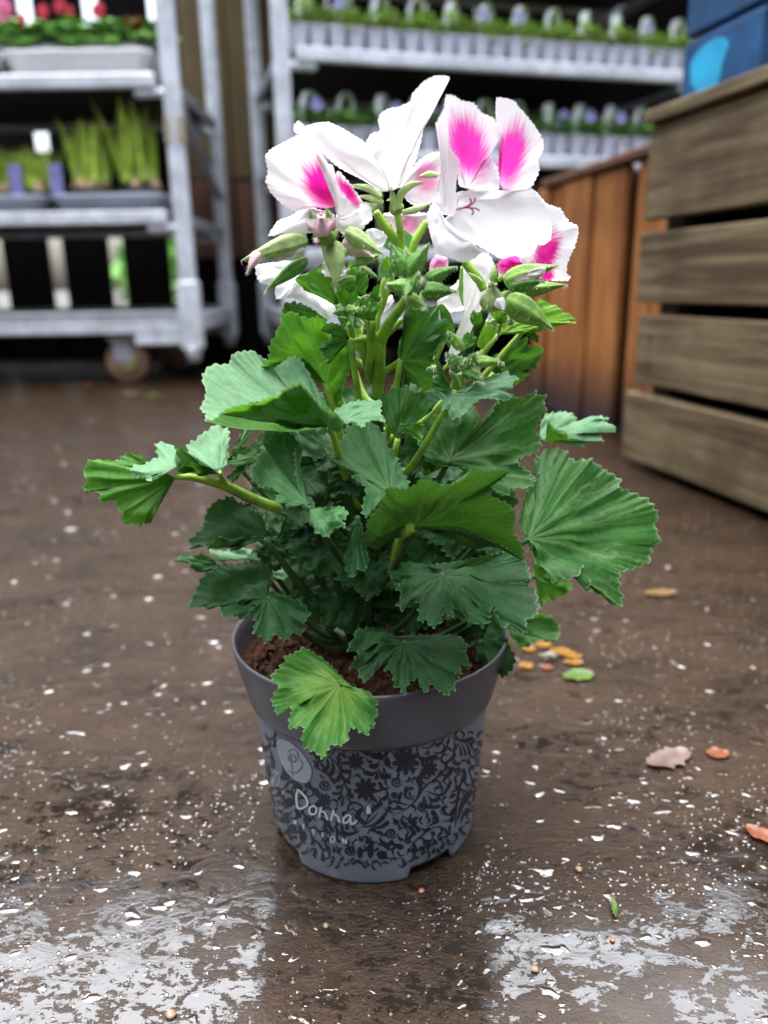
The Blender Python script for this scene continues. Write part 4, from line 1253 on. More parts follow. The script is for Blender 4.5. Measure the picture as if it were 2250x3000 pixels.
leaf('A', (1240, 1275), [(1160, 1260), (1100, 1285), (1080, 1220), (1030, 1170), (1000, 1120), (940, 1095), (950, 1030, .8), (1040, 960, 1.4), (1100, 910, 1.6), (1200, 842, 2), (1300, 852, 2), (1330, 1000, 1.2), (1320, 1120, .8), (1290, 1210, .2)],
     .304, a=0, b=-.006, mat='leaf_pale', pet=False, veins=7, pleat=.0007, teeth=(6, 22))
leaf('A', (1330, 1130), [(1390, 1020), (1460, 870), (1515, 782), (1572, 790), (1540, 880), (1500, 965), (1440, 1040), (1390, 1105)],
     .335, a=0, b=-.004, mat='leaf_pale', veins=4, teeth=(5, 16))
leaf('B', (230, 1520), [(100, 1570), (0, 1615), (-60, 1590), (-80, 1530), (0, 1500), (60, 1450), (130, 1430), (160, 1440), (200, 1360), (260, 1300), (340, 1265), (430, 1300), (470, 1360), (400, 1440)],
     .322, a=.003, b=-.010, mat='leaf_shaded', veins=7, teeth=(6, 20))
leaf('A', (1560, 1160), [(1270, 1210), (1330, 1160), (1400, 1110), (1540, 1040), (1640, 1020), (1640, 1100), (1500, 1210), (1390, 1260), (1400, 1310), (1350, 1345), (1310, 1310), (1380, 1250), (1330, 1215)],
     .312, a=0, b=-.010, mat='leaf', veins=6, teeth=(7, 20))
leaf('B', (560, 1300), [(500, 1270), (640, 1260), (780, 1370), (830, 1500), (740, 1560), (660, 1540), (600, 1590), (555, 1500), (540, 1400)], .33, b=-.010, mat='leaf_shaded', veins=6)
# --- upright leaf, upper left, seen against the light
leaf('H', (825, 1930), [(760, 1860), (640, 1700), (560, 1660), (500, 1725), (420, 1700), (330, 1690), (240, 1765), (295, 1640), (330, 1590), (385, 1510), (370, 1440), (410, 1390), (415, 1330), (455, 1320), (540, 1302), (600, 1335), (690, 1345), (760, 1310), (850, 1345), (960, 1450), (1060, 1600), (1060, 1750), (990, 1940), (930, 2060), (860, 2080)],
     .322, a=.002, b=.004, mat='leaf_fresh', veins=9, pleat=.0008, wave=.0010, teeth=(6, 22))
leaf('H', (700, 1420), [(450, 1330), (460, 1235), (530, 1213), (620, 1232), (700, 1250), (780, 1310), (835, 1345), (800, 1420)], .332, mat='leaf', veins=5, teeth=(6, 22))
leaf('H', (1035, 1540), [(980, 1440), (900, 1392), (845, 1395), (770, 1462), (870, 1500), (850, 1555), (780, 1575), (805, 1612), (708, 1622), (785, 1650), (790, 1690), (850, 1722), (768, 1785), (850, 1772), (900, 1680), (960, 1630), (1005, 1580)],
     .300, a=.003, b=0, mat='leaf', veins=6, teeth=(3, 16), wave=.0014)
# --- dark upright leaf right of the stems
leaf('C', (222, 672), [(190, 600), (260, 400), (320, 265), (270, 195), (440, 205), (460, 182), (490, 210), (550, 190), (540, 280), (640, 310), (620, 352), (735, 362), (645, 412), (630, 500), (580, 600), (520, 650), (530, 800), (480, 930), (340, 900), (260, 760)],
     .305, a=-.003, b=0, mat='leaf', veins=7, pleat=.0008, teeth=(5, 24))
leaf('C', (600, 500), [(560, 200), (600, 190), (650, 250), (690, 350), (700, 440), (690, 500), (640, 560)], .325, mat='leaf', veins=4, teeth=None)
# --- pleated small leaf on the stem
leaf('C', (195, 1370), [(140, 1310), (90, 1210), (60, 1080), (48, 932), (118, 970), (160, 868), (222, 920), (270, 868), (320, 950), (335, 925), (400, 960), (490, 990), (535, 1050), (480, 1130), (400, 1190), (320, 1245), (300, 1300)],
     .297, a=0, b=-.004, mat='leaf', veins=9, pleat=.0011, teeth=(4, 22))
leaf('C', (250, 1250), [(215, 1232), (300, 1240), (400, 1230), (410, 1300), (408, 1388), (330, 1345), (290, 1310)], .290, mat='leaf_fresh', pet=False, veins=4, teeth=(4, 16))
# --- pale young leaf, right
leaf('C', (700, 955), [(620, 945), (500, 942), (415, 936), (530, 980), (590, 1020), (580, 1122), (650, 1112), (662, 1162), (760, 1172), (850, 1070), (900, 1062), (1100, 995), (1255, 952), (1200, 915), (1240, 888), (1210, 860), (1275, 802), (1190, 772), (1170, 738), (1000, 822), (890, 905), (800, 960)],
     .287, a=.002, b=-.013, mat='leaf_pale', veins=7, pleat=.0007, teeth=(4, 22))
leaf('C', (650, 930), [(520, 650), (545, 665), (580, 730), (610, 790), (640, 860), (665, 940), (600, 930), (490, 890), (520, 830), (555, 815), (535, 720)], .285, mat='leaf', pet=False, veins=4, teeth=(3, 14))
# --- wide leaf behind, right
leaf('C', (650, 1560), [(540, 1600), (430, 1560), (380, 1400), (420, 1210), (560, 1130), (700, 1170), (850, 1080), (890, 1180), (872, 1275), (960, 1200), (1012, 1160), (1030, 1080), (1080, 1072), (1110, 1000), (1180, 1000), (1250, 1040), (1390, 972), (1410, 1012), (1492, 990), (1490, 1060), (1540, 1100), (1500, 1140), (1512, 1180), (1480, 1260), (1490, 1370), (1470, 1440), (1410, 1470), (1330, 1530), (1270, 1580), (1390, 1700), (1375, 1745), (1350, 1812), (1220, 1830), (1190, 1905), (1040, 1830), (940, 1720), (800, 1640)],
     .312, a=.002, b=-.008, mat='leaf', veins=11, pleat=.0010, teeth=(6, 24))
leaf('D', (480, 560), [(500, 420), (545, 330), (640, 322), (690, 300), (760, 312), (860, 360), (940, 350), (1060, 308), (1105, 350), (1060, 385), (1140, 440), (1152, 502), (1010, 472), (1055, 582), (960, 552), (912, 605), (830, 582), (730, 540), (600, 585), (540, 582)],
     .345, a=.003, b=-.014, mat='leaf_pale', veins=7, pleat=.0007, teeth=(5, 20))
leaf('D', (560, 560), [(560, 400), (620, 470), (720, 500), (730, 560), (860, 580), (700, 585), (540, 585)], .338, mat='leaf_fresh', pet=False, veins=3, teeth=None)
# --- dark two-lobed leaf above the pot
leaf('G', (445, 700), [(300, 590), (140, 540), (20, 560), (-30, 640), (20, 690), (110, 712), (60, 770), (8, 830), (60, 870), (38, 930), (88, 975), (150, 942), (250, 922), (222, 985), (240, 1105), (300, 1112), (350, 1188), (415, 1158), (440, 1072), (520, 1085), (542, 1022), (522, 985), (572, 970), (578, 880), (590, 810), (622, 780), (662, 802), (615, 850), (640, 890), (578, 1005), (670, 1005), (690, 1050), (668, 1135), (740, 1140), (790, 1178), (855, 1115), (890, 1012), (935, 1010), (950, 1060), (1000, 1162), (1070, 1092), (1110, 1182), (1232, 1195), (1240, 1105), (1282, 1045), (1280, 950), (1265, 830), (1170, 762), (1272, 752), (1240, 610), (1150, 560), (1030, 500), (850, 560), (650, 600)],
     .280, a=.001, b=-.015, mat='leaf_shaded', veins=13, pleat=.0009, wave=.0012, teeth=(7, 22))
# --- leaf over the rim, centre
leaf('F', (860, 1600), [(820, 1595), (760, 1530), (700, 1500), (540, 1470), (450, 1490), (390, 1530), (370, 1600), (355, 1692), (440, 1672), (420, 1700), (378, 1765), (375, 1825), (450, 1792), (455, 1855), (512, 1925), (570, 1872), (580, 1785), (628, 1802), (650, 1722), (720, 1662), (742, 1692), (690, 1742), (710, 1792), (668, 1845), (740, 1872), (745, 1950), (770, 2010), (810, 1985), (845, 2062), (890, 2000), (920, 1942), (975, 1922), (990, 1992), (1038, 2075), (1090, 2020), (1160, 2112), (1252, 2155), (1252, 2060), (1290, 2075), (1290, 1972), (1352, 1992), (1330, 1932), (1362, 1932), (1330, 1835), (1430, 1865), (1400, 1762), (1432, 1700), (1400, 1620), (1330, 1550), (1180, 1520), (1000, 1510), (900, 1540)],
     .286, a=.001, b=-.014, mat='leaf_shaded', pet_z=.10, veins=13, pleat=.0009, wave=.0010, teeth=(6, 20))
# --- yellowing leaf hanging over the rim, front left
leaf('Q', (1140, 850), [(1090, 690), (1000, 600), (860, 520), (790, 488), (690, 550), (592, 570), (580, 620), (530, 632), (540, 690), (490, 740), (468, 812), (520, 880), (490, 920), (500, 970), (478, 1002), (510, 1070), (532, 1155), (585, 1110), (640, 1060), (642, 1120), (622, 1182), (660, 1272), (770, 1270), (782, 1340), (762, 1392), (800, 1452)] + [((u - 650) * 3.318, (v - 1750) * 3.318) for u, v in ((890, 2190), (928, 2208), (945, 2229), (960, 2210), (972, 2198), (998, 2200), (1007, 2184), (1019, 2174))] + [(1232, 1392), (1240, 1292), (1362, 1342), (1430, 1332), (1440, 1252), (1482, 1272), (1490, 1200), (1552, 1130), (1512, 1080), (1532, 1020), (1462, 970), (1470, 940), (1390, 900), (1260, 860)],
     .268, a=0, b=-.008, mat='leaf_yellow', pet_z=.098, veins=11, pleat=.0010, wave=.0007, teeth=(6, 20))
# --- lower left leaf, two lobes
leaf('E', (850, 1205), [(865, 1140), (890, 1000), (900, 900), (860, 860), (720, 880), (600, 890), (450, 920), (340, 1000), (250, 1110), (138, 1292), (210, 1270), (280, 1305), (430, 1250), (440, 1330), (455, 1392), (560, 1370), (650, 1382), (690, 1330), (700, 1280), (755, 1262), (740, 1310), (695, 1360), (690, 1395), (740, 1412), (718, 1545), (800, 1550), (842, 1595), (930, 1520), (990, 1605), (1050, 1582), (1062, 1490), (1170, 1492), (1222, 1352), (1130, 1250), (1000, 1185)],
     .300, a=.001, b=-.014, mat='leaf_shaded', veins=11, pleat=.0009, teeth=(6, 22))
leaf('E', (820, 690), [(840, 600), (800, 440), (700, 370), (620, 345), (520, 318), (430, 345), (320, 420), (270, 510), (240, 560), (205, 640), (150, 700), (115, 768), (180, 765), (280, 742), (322, 805), (380, 742), (430, 682), (472, 702), (515, 805), (612, 742), (620, 662), (700, 640), (760, 660)],
     .305, a=.002, b=-.010, mat='leaf_shaded', veins=10, pleat=.0012, wave=.0018, teeth=(7, 20))
leaf('E', (900, 760), [(820, 560), (880, 600), (890, 700), (960, 640), (1010, 530), (1100, 470), (1200, 450), (1190, 620), (1080, 645), (1065, 700), (1112, 752), (1060, 780), (1102, 830), (1072, 882), (960, 832), (882, 885), (790, 862), (740, 802), (795, 742), (750, 640), (790, 580)],
     .318, a=0, b=-.010, mat='leaf_shaded', veins=9, wave=.002, teeth=(8, 18))
leaf('E', (410, 915), [(400, 950), (270, 982), (190, 952), (180, 892), (90, 880), (15, 885), (110, 812), (190, 832), (270, 818), (390, 880)], .335, b=-.008, mat='leaf_shaded', veins=5, teeth=(6, 20))
leaf('E', (700, 860), [(520, 870), (380, 880), (340, 810), (500, 775), (640, 760), (760, 790), (850, 850)], .335, b=-.016, mat='leaf_pale', veins=6, teeth=(5, 22))
leaf('E', (880, 960), [(900, 880), (960, 850), (1040, 900), (1120, 950), (1080, 980), (1000, 1040), (900, 1020)], .345, b=-.014, mat='leaf_pale', veins=5, teeth=(5, 20))
leaf('E', (1180, 1120), [(1050, 1150), (1080, 1080), (1200, 1000), (1360, 990), (1400, 1120), (1410, 1240), (1330, 1270), (1290, 1350), (1230, 1330), (1150, 1250)], .325, b=-.012, mat='leaf_shaded', veins=7)
# --- right lower leaves
leaf('G', (790, 1290), [(740, 1340), (690, 1300), (820, 1240), (850, 1120), (900, 1100), (985, 1180), (960, 1260), (1015, 1290), (1080, 1390), (1092, 1460), (1050, 1560), (1010, 1622), (930, 1562), (910, 1502), (838, 1585), (812, 1452), (750, 1432)], .318, a=.002, b=-.010, mat='leaf_shaded', pet_z=.1, veins=8)
leaf('G', (1010, 1150), [(1040, 1262), (1130, 1342), (1230, 1312), (1290, 1280), (1442, 1302), (1472, 1222), (1442, 1120), (1380, 1060), (1270, 1050), (1150, 1100)], .360, a=.003, b=-.012, mat='leaf', veins=7)
leaf('D', (440, 1760), [(430, 1640), (560, 1690), (622, 1808), (772, 1832), (692, 1932), (560, 1982), (500, 2032), (470, 1900)], .350, b=-.008, mat='leaf_fresh', veins=5)
leaf('I', (800, 1840), [(800, 1700), (860, 1650), (950, 1580), (1080, 1523), (1112, 1580), (1210, 1590), (1242, 1650), (1222, 1720), (1192, 1792), (1110, 1802), (1102, 1850), (1000, 1952), (900, 1860)], .345, mat='leaf', veins=6, teeth=(4, 24))
leaf('I', (830, 1500), [(900, 1440), (1060, 1390), (1170, 1232), (1280, 1188), (1400, 1240), (1500, 1270), (1545, 1310), (1465, 1342), (1512, 1402), (1400, 1420), (1320, 1452), (1210, 1472), (1000, 1470), (900, 1500)], .335, a=.002, b=-.010, mat='leaf_lime', veins=6, teeth=(5, 24))
leaf('I', (1050, 1480), [(1000, 1470), (1100, 1460), (1190, 1500), (1180, 1570), (1120, 1520)], .34, mat='leaf', veins=3, teeth=(4, 18))
leaf('I', (710, 1640), [(650, 1600), (680, 1500), (700, 1400), (760, 1370), (800, 1320), (830, 1350), (820, 1440), (900, 1350), (950, 1380), (930, 1440), (830, 1510), (760, 1600)], .335, mat='leaf_lime', pet_z=.2, veins=5, teeth=(3, 20))
# --- bracts among the buds
leaf('H', (930, 1245), [(860, 1220), (750, 1150), (640, 1110), (560, 1012), (640, 960), (700, 930), (785, 880), (850, 980), (890, 1070), (930, 1160)], .312, mat='leaf_fresh', pet_z=.245, veins=4, teeth=(3, 30))
leaf('H', (1010, 1255), [(950, 1220), (925, 1080), (1010, 960), (1080, 1050), (1112, 1150), (1070, 1245)], .306, mat='leaf_fresh', pet_z=.245, veins=3, teeth=None)
leaf('H', (1460, 800), [(1390, 760), (1330, 730), (1370, 640), (1430, 600), (1500, 580), (1580, 630), (1622, 720), (1600, 800)], .335, mat='leaf_pale', pet_z=.25, veins=4, teeth=None)
leaf('H', (1340, 1000), [(1290, 1000), (1288, 900), (1330, 832), (1400, 870), (1400, 990)], .332, mat='leaf_pale', pet_z=.24, veins=3, teeth=None)
leaf('H', (1080, 1150), [(1020, 1000), (1030, 850), (1100, 900), (1180, 950), (1200, 1050), (1150, 1150)], .325, mat='leaf', pet_z=.24, veins=4, teeth=(3, 22))
leaf('H', (1240, 1380), [(1180, 1330), (1120, 1360), (1180, 1260), (1250, 1210), (1300, 1250), (1260, 1280), (1260, 1370)], .292, mat='leaf_fresh', pet_z=.235, veins=3, teeth=(4, 20))
leaf('H', (1230, 1220), [(1205, 1200), (1225, 1120), (1275, 1060), (1300, 1090), (1280, 1180), (1255, 1230)], .295, mat='leaf_fresh', pet_z=.235, veins=3, teeth=(3, 20))
leaf('B', (880, 1100), [(800, 960), (860, 900), (960, 920), (970, 1000), (930, 1120), (860, 1120)], .325, mat='leaf', veins=4)
# --- inner shade leaves filling the middle of the plant
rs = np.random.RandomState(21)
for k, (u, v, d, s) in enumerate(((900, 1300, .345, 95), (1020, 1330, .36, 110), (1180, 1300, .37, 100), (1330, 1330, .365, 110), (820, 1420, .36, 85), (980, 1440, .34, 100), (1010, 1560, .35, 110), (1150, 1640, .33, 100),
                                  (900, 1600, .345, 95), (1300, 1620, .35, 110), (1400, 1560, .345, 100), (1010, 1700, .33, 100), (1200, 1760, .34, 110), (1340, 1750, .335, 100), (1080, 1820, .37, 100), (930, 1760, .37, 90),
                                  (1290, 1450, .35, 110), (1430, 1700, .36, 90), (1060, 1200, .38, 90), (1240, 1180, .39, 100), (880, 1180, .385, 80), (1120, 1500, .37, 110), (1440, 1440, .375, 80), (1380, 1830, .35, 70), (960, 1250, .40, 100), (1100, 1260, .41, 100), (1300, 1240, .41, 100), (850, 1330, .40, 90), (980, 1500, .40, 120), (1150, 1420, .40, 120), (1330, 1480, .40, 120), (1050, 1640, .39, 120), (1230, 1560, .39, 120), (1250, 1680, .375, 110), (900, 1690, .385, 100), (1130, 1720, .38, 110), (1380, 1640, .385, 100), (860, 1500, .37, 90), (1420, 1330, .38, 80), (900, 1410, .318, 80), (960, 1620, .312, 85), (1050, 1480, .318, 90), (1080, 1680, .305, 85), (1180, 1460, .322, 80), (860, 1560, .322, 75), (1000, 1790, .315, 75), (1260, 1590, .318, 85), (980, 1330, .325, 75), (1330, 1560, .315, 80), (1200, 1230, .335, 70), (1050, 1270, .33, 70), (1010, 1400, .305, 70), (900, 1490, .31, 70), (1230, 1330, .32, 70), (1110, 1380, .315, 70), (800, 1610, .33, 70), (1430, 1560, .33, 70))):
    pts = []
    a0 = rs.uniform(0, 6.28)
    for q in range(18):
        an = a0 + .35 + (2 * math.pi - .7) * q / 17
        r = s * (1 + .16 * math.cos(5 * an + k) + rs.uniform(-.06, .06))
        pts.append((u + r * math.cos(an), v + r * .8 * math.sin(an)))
    fan('leaf', (u + 10 * math.cos(a0), v + 8 * math.sin(a0)), pts, d, rs.uniform(-.006, .006), rs.uniform(-.018, -.004), 'leaf_shaded', teeth=(7, 22), veins=9)
    petiole(WV(np.array([u, v], float), d), stem_pt(max(.1, WV(np.array([u, v], float), d)[2] - .04)), mat='stem_shaded')

# ---------------------------------------------------------------- stems
def stem(px, rad_px, mat='stem', name='stem'):
    pts = [WV(np.array([p[0], p[1]]), p[2]) for p in px]
    sc = np.mean([p[2] for p in px]) / FPX
    rr = [r * sc for r in (rad_px if hasattr(rad_px, '__len__') else [rad_px] * len(px))]
    return MB().tube(pts, rr, 14, 6).build(name, M[mat], plant, True, POT)
base = stem_pt(.09)
o = MB().tube([base, stem_pt(.13), WV(np.array([1098., 1400.]), .335), WV(np.array([1108., 1180.]), .325), WV(np.array([1112., 1095.]), .318)], (.0034, .0032, .003, .0028, .0028), 14, 8).build('stem', M['stem_shaded'], plant, True, POT)
stem([(1108, 1160, .322), (1110, 1095, .316), (1112, 1040, .312), (1113, 1000, .310)], [18, 18, 17, 16])
stem([(1085, 1110, .320), (1078, 1060, .314), (1060, 1005, .310), (1050, 990, .309)], [14, 17, 18, 14])
stem([(1113, 1005, .311), (1135, 955, .305), (1177, 895, .298), (1195, 860, .296)], [18, 16, 13, 10])
stem([(1120, 990, .312), (1150, 960, .312), (1180, 935, .312)], [12, 12, 6])
stem([(1110, 1000, .311), (1090, 975, .308), (1080, 950, .306), (1062, 925, .305)], [12, 11, 9, 6])
stem([(1085, 995, .310), (1060, 995, .305), (1030, 1000, .302)], [10, 8, 6])
stem([(1112, 1095, .316), (1150, 1075, .310), (1175, 1055, .306)], [10, 10, 8])
stem([(1100, 1095, .318), (1060, 1065, .322), (1040, 1050, .325)], [11, 9, 6])
stem([(1110, 1200, .33), (1065, 1160, .335), (1040, 1090, .338)], [10, 12, 10])
stem([(1135, 1200, .34), (1170, 1120, .34), (1180, 1000, .338)], [14, 13, 10], 'stem_shaded')
stem([(1330, 1150, .342), (1372, 1030, .335), (1395, 970, .33), (1425, 905, .325)], [12, 15, 14, 12], 'stem_shaded')
stem([(1150, 1300, .345), (1250, 1230, .345), (1330, 1150, .342)], [12, 12, 12], 'stem_shaded')
stem([(1350, 745, .318), (1375, 785, .318), (1400, 815, .318), (1418, 850, .318)], [11, 13, 12, 12])
stem([(1163, 620, .328), (1172, 670, .33), (1180, 760, .332), (1190, 850, .33)], [10, 10, 10, 10])
stem([(1100, 620, .33), (1130, 665, .332), (1170, 720, .334), (1188, 800, .333)], [10, 13, 11, 9])
stem([(1250, 650, .335), (1220, 700, .335), (1200, 760, .335), (1192, 850, .333)], [10, 12, 10, 9])
stem([(945, 700, .312), (960, 760, .312), (1000, 880, .312), (1050, 960, .312)], [9, 9, 9, 9])
stem([(1345, 1090, .318), (1340, 1130, .32), (1300, 1200, .33)], [22, 20, 12])
stem([(1200, 1040, .33), (1190, 1120, .335), (1170, 1230, .338)], [14, 12, 12], 'stem_shaded')
stem([(1245, 1380, .325), (1300, 1350, .318), (1320, 1345, .314)], [16, 17, 12])
stem([(513, 1400, .303), (560, 1398, .304), (620, 1412, .308), (665, 1425, .312), (740, 1462, .318), (810, 1488, .322), (900, 1525, .328), (1040, 1600, .333)], [8, 11, 13, 16, 17, 17, 16, 14])
stem([(665, 1425, .312), (648, 1400, .308), (645, 1385, .304)], [10, 8, 6])
stem([(1195, 1500, .30), (1175, 1560, .30), (1150, 1640, .318), (1110, 1720, .332)], [12, 14, 14, 12])
stem([(1215, 1545, .262), (1190, 1556, .266), (1170, 1600, .285), (1130, 1720, .325)], [14, 17, 14, 12])

# ---------------------------------------------------------------- buds
def bud(tile, b, t, r, d0, d1=None, mat='bud', parent=None, name='bud', tipr=.02, hairs=150):
    b = T(tile, b)[0]; t = T(tile, t)[0]
    d1 = d0 if d1 is None else d1
    p0, p1 = Vector(WV(np.array(b, float), d0)), Vector(WV(np.array(t, float), d1))
    R = r / TILES[tile][2] * d0 / FPX * .9
    ax = (p1 - p0); L = ax.length; ax.normalize()
    u = ax.cross(Vector((.2, .9, .3))).normalized(); w = ax.cross(u)
    prof_ = [(0, .25), (.03, .52), (.10, .80), (.22, .98), (.36, 1.0), (.52, .82), (.68, .54), (.82, .29), (.93, .11), (1, tipr)]
    v, f = [], []
    n = 20
    for s, q in prof_:
        for k in range(n):
            th = 2 * math.pi * k / n
            rr = R * q * (1 + .13 * math.cos(5 * th) + .02 * math.cos(11 * th + s * 9))
            bend = Vector((0, 0, -1)) * (.08 * L * s * s)
            v.append(tuple(p0 + ax * (L * s) + u * (rr * math.cos(th)) + w * (rr * math.sin(th)) + bend))
    for i in range(len(prof_) - 1):
        for k in range(n):
            f.append((i * n + k, i * n + (k + 1) % n, (i + 1) * n + (k + 1) % n, (i + 1) * n + k))
    f.append(tuple(range(n))[::-1])
    o = mesh_obj(name, v, f, M[mat], parent or plant, True, POT)
    hr = random.Random(len(HAIRS.v))
    for _ in range(hairs):
        i = hr.randrange(len(v) - n); s = i // n
        c = p0 + ax * (L * prof_[s][0])
        nn = (Vector(v[i]) - c)
        if nn.length < 1e-6: continue
        nn.normalize()
        j = min(i + n, len(v) - 1)
        a_ = Vector(v[i]).lerp(Vector(v[j]), hr.random())
        add_hair(a_, nn, hr)
    return o

def add_hair(a_, nn, hr, ln=.0017):
    tip = a_ + (nn + Vector((hr.uniform(-.4, .4), hr.uniform(-.4, .4), hr.uniform(-.4, .4)))).normalized() * ln * hr.uniform(.5, 1.2)
    sd = nn.cross(Vector((.3, .5, .8))).normalized() * .00008
    HAIRS.add([a_ - sd, a_ + sd, tip], [(0, 1, 2)])

b1 = bud('H', (660, 660), (75, 797), 82, .298, .290, 'bud_pale')
fan('petal', T('H', (420, 800))[0], T('H', (240, 830), (330, 850), (400, 860), (500, 845), (580, 835), (622, 770), (620, 725), (450, 770), (300, 810)), .295, mat='bud_white', teeth=(4, 12), parent=b1)
bud('H', (240, 780), (130, 930), 52, .292, .288, 'bud_pink', b1, 'petal_tip')
bud('H', (660, 840), (275, 1088), 62, .305, .298, 'bud_dark')
b2 = bud('H', (830, 690), (800, 470), 108, .288, .282, 'bud', tipr=.5)
bud('H', (800, 620), (780, 430), 84, .284, .278, 'bud_pink', b2, 'petal_tip', .45, 10)
for x0, y0, x1, y1 in ((700, 560, 650, 500), (740, 640, 735, 690), (880, 560, 905, 460), (700, 450, 690, 400), (850, 450, 830, 375), (760, 600, 720, 540)):
    bud('H', (x0, y0 + 30), (x1, y1), 30, .281, .279, 'bud_pink' if y0 > 500 else 'bud_pale', b2, 'sepal', hairs=6)
bud('H', (895, 680), (910, 1075), 92, .290, .286, 'bud_pale')
fan('petal', T('H', (870, 880))[0], T('H', (780, 940), (800, 860), (830, 820), (980, 860), (1010, 960), (960, 1000), (860, 1000), (820, 990)), .296, mat='bud_white', teeth=(4, 14))
b4 = bud('H', (990, 590), (1340, 772), 74, .300, .298, 'bud_pale')
bud('H', (970, 690), (1250, 800), 78, .305, .303, 'bud_pink', b4, 'petal_tip', .3, 10)
bud('H', (1080, 870), (1310, 780), 50, .306, .304, 'bud', b4, 'sepal')
# centre cluster
bud('H', (1520, 1000), (1382, 655), 78, .290, .288, 'bud_dark')
bud('I', (60, 990), (238, 655), 84, .288, .286, 'bud_dark')
bud('I', (160, 1120), (485, 1098), 78, .286, .284, 'bud_dark')
bud('I', (190, 1050), (482, 868), 66, .292, .292, 'bud_dark')
bud('H', (1560, 1110), (1345, 1035), 74, .284, .278, 'bud_dark')
bud('I', (40, 1180), (215, 1240), 62, .284, .280, 'bud')
bud('I', (110, 1120), (140, 920), 58, .280, .274, 'bud_dark')
bud('I', (60, 1090), (20, 1150), 44, .279, .272, 'bud_dark')
bud('H', (1545, 860), (1525, 750), 42, .294, .292, 'bud')
bud('I', (150, 1090), (175, 1000), 50, .278, .272, 'bud_dark')
# right group
b6 = bud('I', (890, 1040), (1375, 848), 92, .302, .300, 'bud')
fan('petal', T('I', (1100, 975))[0], T('I', (965, 1032), (1020, 985), (1120, 940), (1252, 898), (1245, 970), (1150, 1000), (1060, 1020)), .293, mat='bud_white', teeth=None, parent=b6)
bud('I', (930, 1090), (1250, 1000), 76, .300, .298, 'bud_dark')
bud('I', (1000, 1130), (1455, 1025), 66, .308, .308, 'bud')
bud('I', (900, 1190), (1335, 1418), 118, .296, .296, 'bud')
b7 = bud('I', (790, 1290), (790, 1030), 112, .292, .288, 'bud_pale', tipr=.4)
bud('I', (840, 1200), (890, 1280), 52, .287, .283, 'bud_white', b7, 'petal_tip', .3, 6)
for q in ((700, 1060, 560, 930, 30), (790, 1040, 820, 860, 34), (840, 1030, 880, 960, 24)):
    bud('I', (q[0], q[1]), (q[2], q[3]), q[4], .298, .300, 'bud', b7, 'sepal', hairs=10)
bud('I', (950, 1420), (930, 1340), 30, .30, .30, 'bud')
# small cluster lower right
for q in ((520, 1640, 395, 1440, 50, 'bud'), (450, 1820, 430, 1640, 48, 'bud_dark'), (540, 1800, 662, 1625, 48, 'bud_dark'), (630, 1740, 892, 1722, 54, 'bud'), (520, 1830, 725, 1905, 44, 'bud_dark'), (600, 1800, 700, 1850, 40, 'bud'), (470, 1760, 380, 1640, 46, 'bud_dark'), (500, 1790, 560, 1690, 40, 'bud')):
    bud('I', q[:2], q[2:4], q[4], .290, .287, q[5])
# tight dark cluster left of the stems
for q in ((1000, 1300, 880, 1300, 44), (1020, 1290, 1100, 1270, 52), (1060, 1390, 1000, 1420, 40), (1100, 1340, 1170, 1230, 40), (1090, 1400, 1140, 1430, 36), (1010, 1370, 920, 1340, 40), (1050, 1330, 1060, 1400, 40)):
    bud('H', q[:2], q[2:4], q[4], .296, .292, 'bud_dark' if q[4] < 50 else 'bud', hairs=40)
rb = random.Random(77)
for k in range(34):
    x, y = rb.choice(((1040, 780), (1100, 870), (1210, 830), (1440, 900), (1330, 1070), (1020, 900), (1160, 760), (1480, 960)))
    x += rb.gauss(0, 26); y += rb.gauss(0, 24)
    an = rb.uniform(0, 6.28); L_ = rb.uniform(34, 72)
    bud('S', (x, y), (x + L_ * math.cos(an), y + L_ * .8 * math.sin(an)), rb.uniform(6, 13), rb.uniform(.295, .318), None, rb.choice(('bud', 'bud_dark', 'bud', 'bud_pale')), hairs=50)
for k in range(16):
    x, y = rb.choice(((1000, 850), (1060, 940), (1200, 900), (1400, 940), (1330, 1050), (1150, 820), (1240, 1000)))
    x += rb.gauss(0, 30); y += rb.gauss(0, 26)
    an = rb.uniform(-2.6, -.5); s_ = rb.uniform(26, 46)
    pts_ = [(x + s_ * rr * math.cos(an + da), y + s_ * rr * math.sin(an + da)) for da, rr in ((-.9, .5), (-.55, .9), (-.3, 1.15), (-.1, 1.1), (.05, 1.35), (.2, 1.1), (.4, 1.15), (.6, .85), (.9, .5))]
    fan('bract', (x, y), pts_, rb.uniform(.300, .320), rb.uniform(-.004, .004), rb.uniform(-.008, .004), rb.choice(('leaf_fresh', 'leaf_lime', 'leaf_fresh')), teeth=(2.5, 14), veins=5)
# hairs along the stems and the leaf rims
hr = random.Random(5)
for ob in list(plant.children):
    if ob.name.startswith('stem'):
        me = ob.data
        for _ in range(160):
            vtx = me.vertices[hr.randrange(len(me.vertices))]
            add_hair(vtx.co + POT, vtx.normal, hr, .0014)
tag(mesh_obj('hairs', HAIRS.v, HAIRS.f, M['hair'], plant, False, POT), kind='stuff')

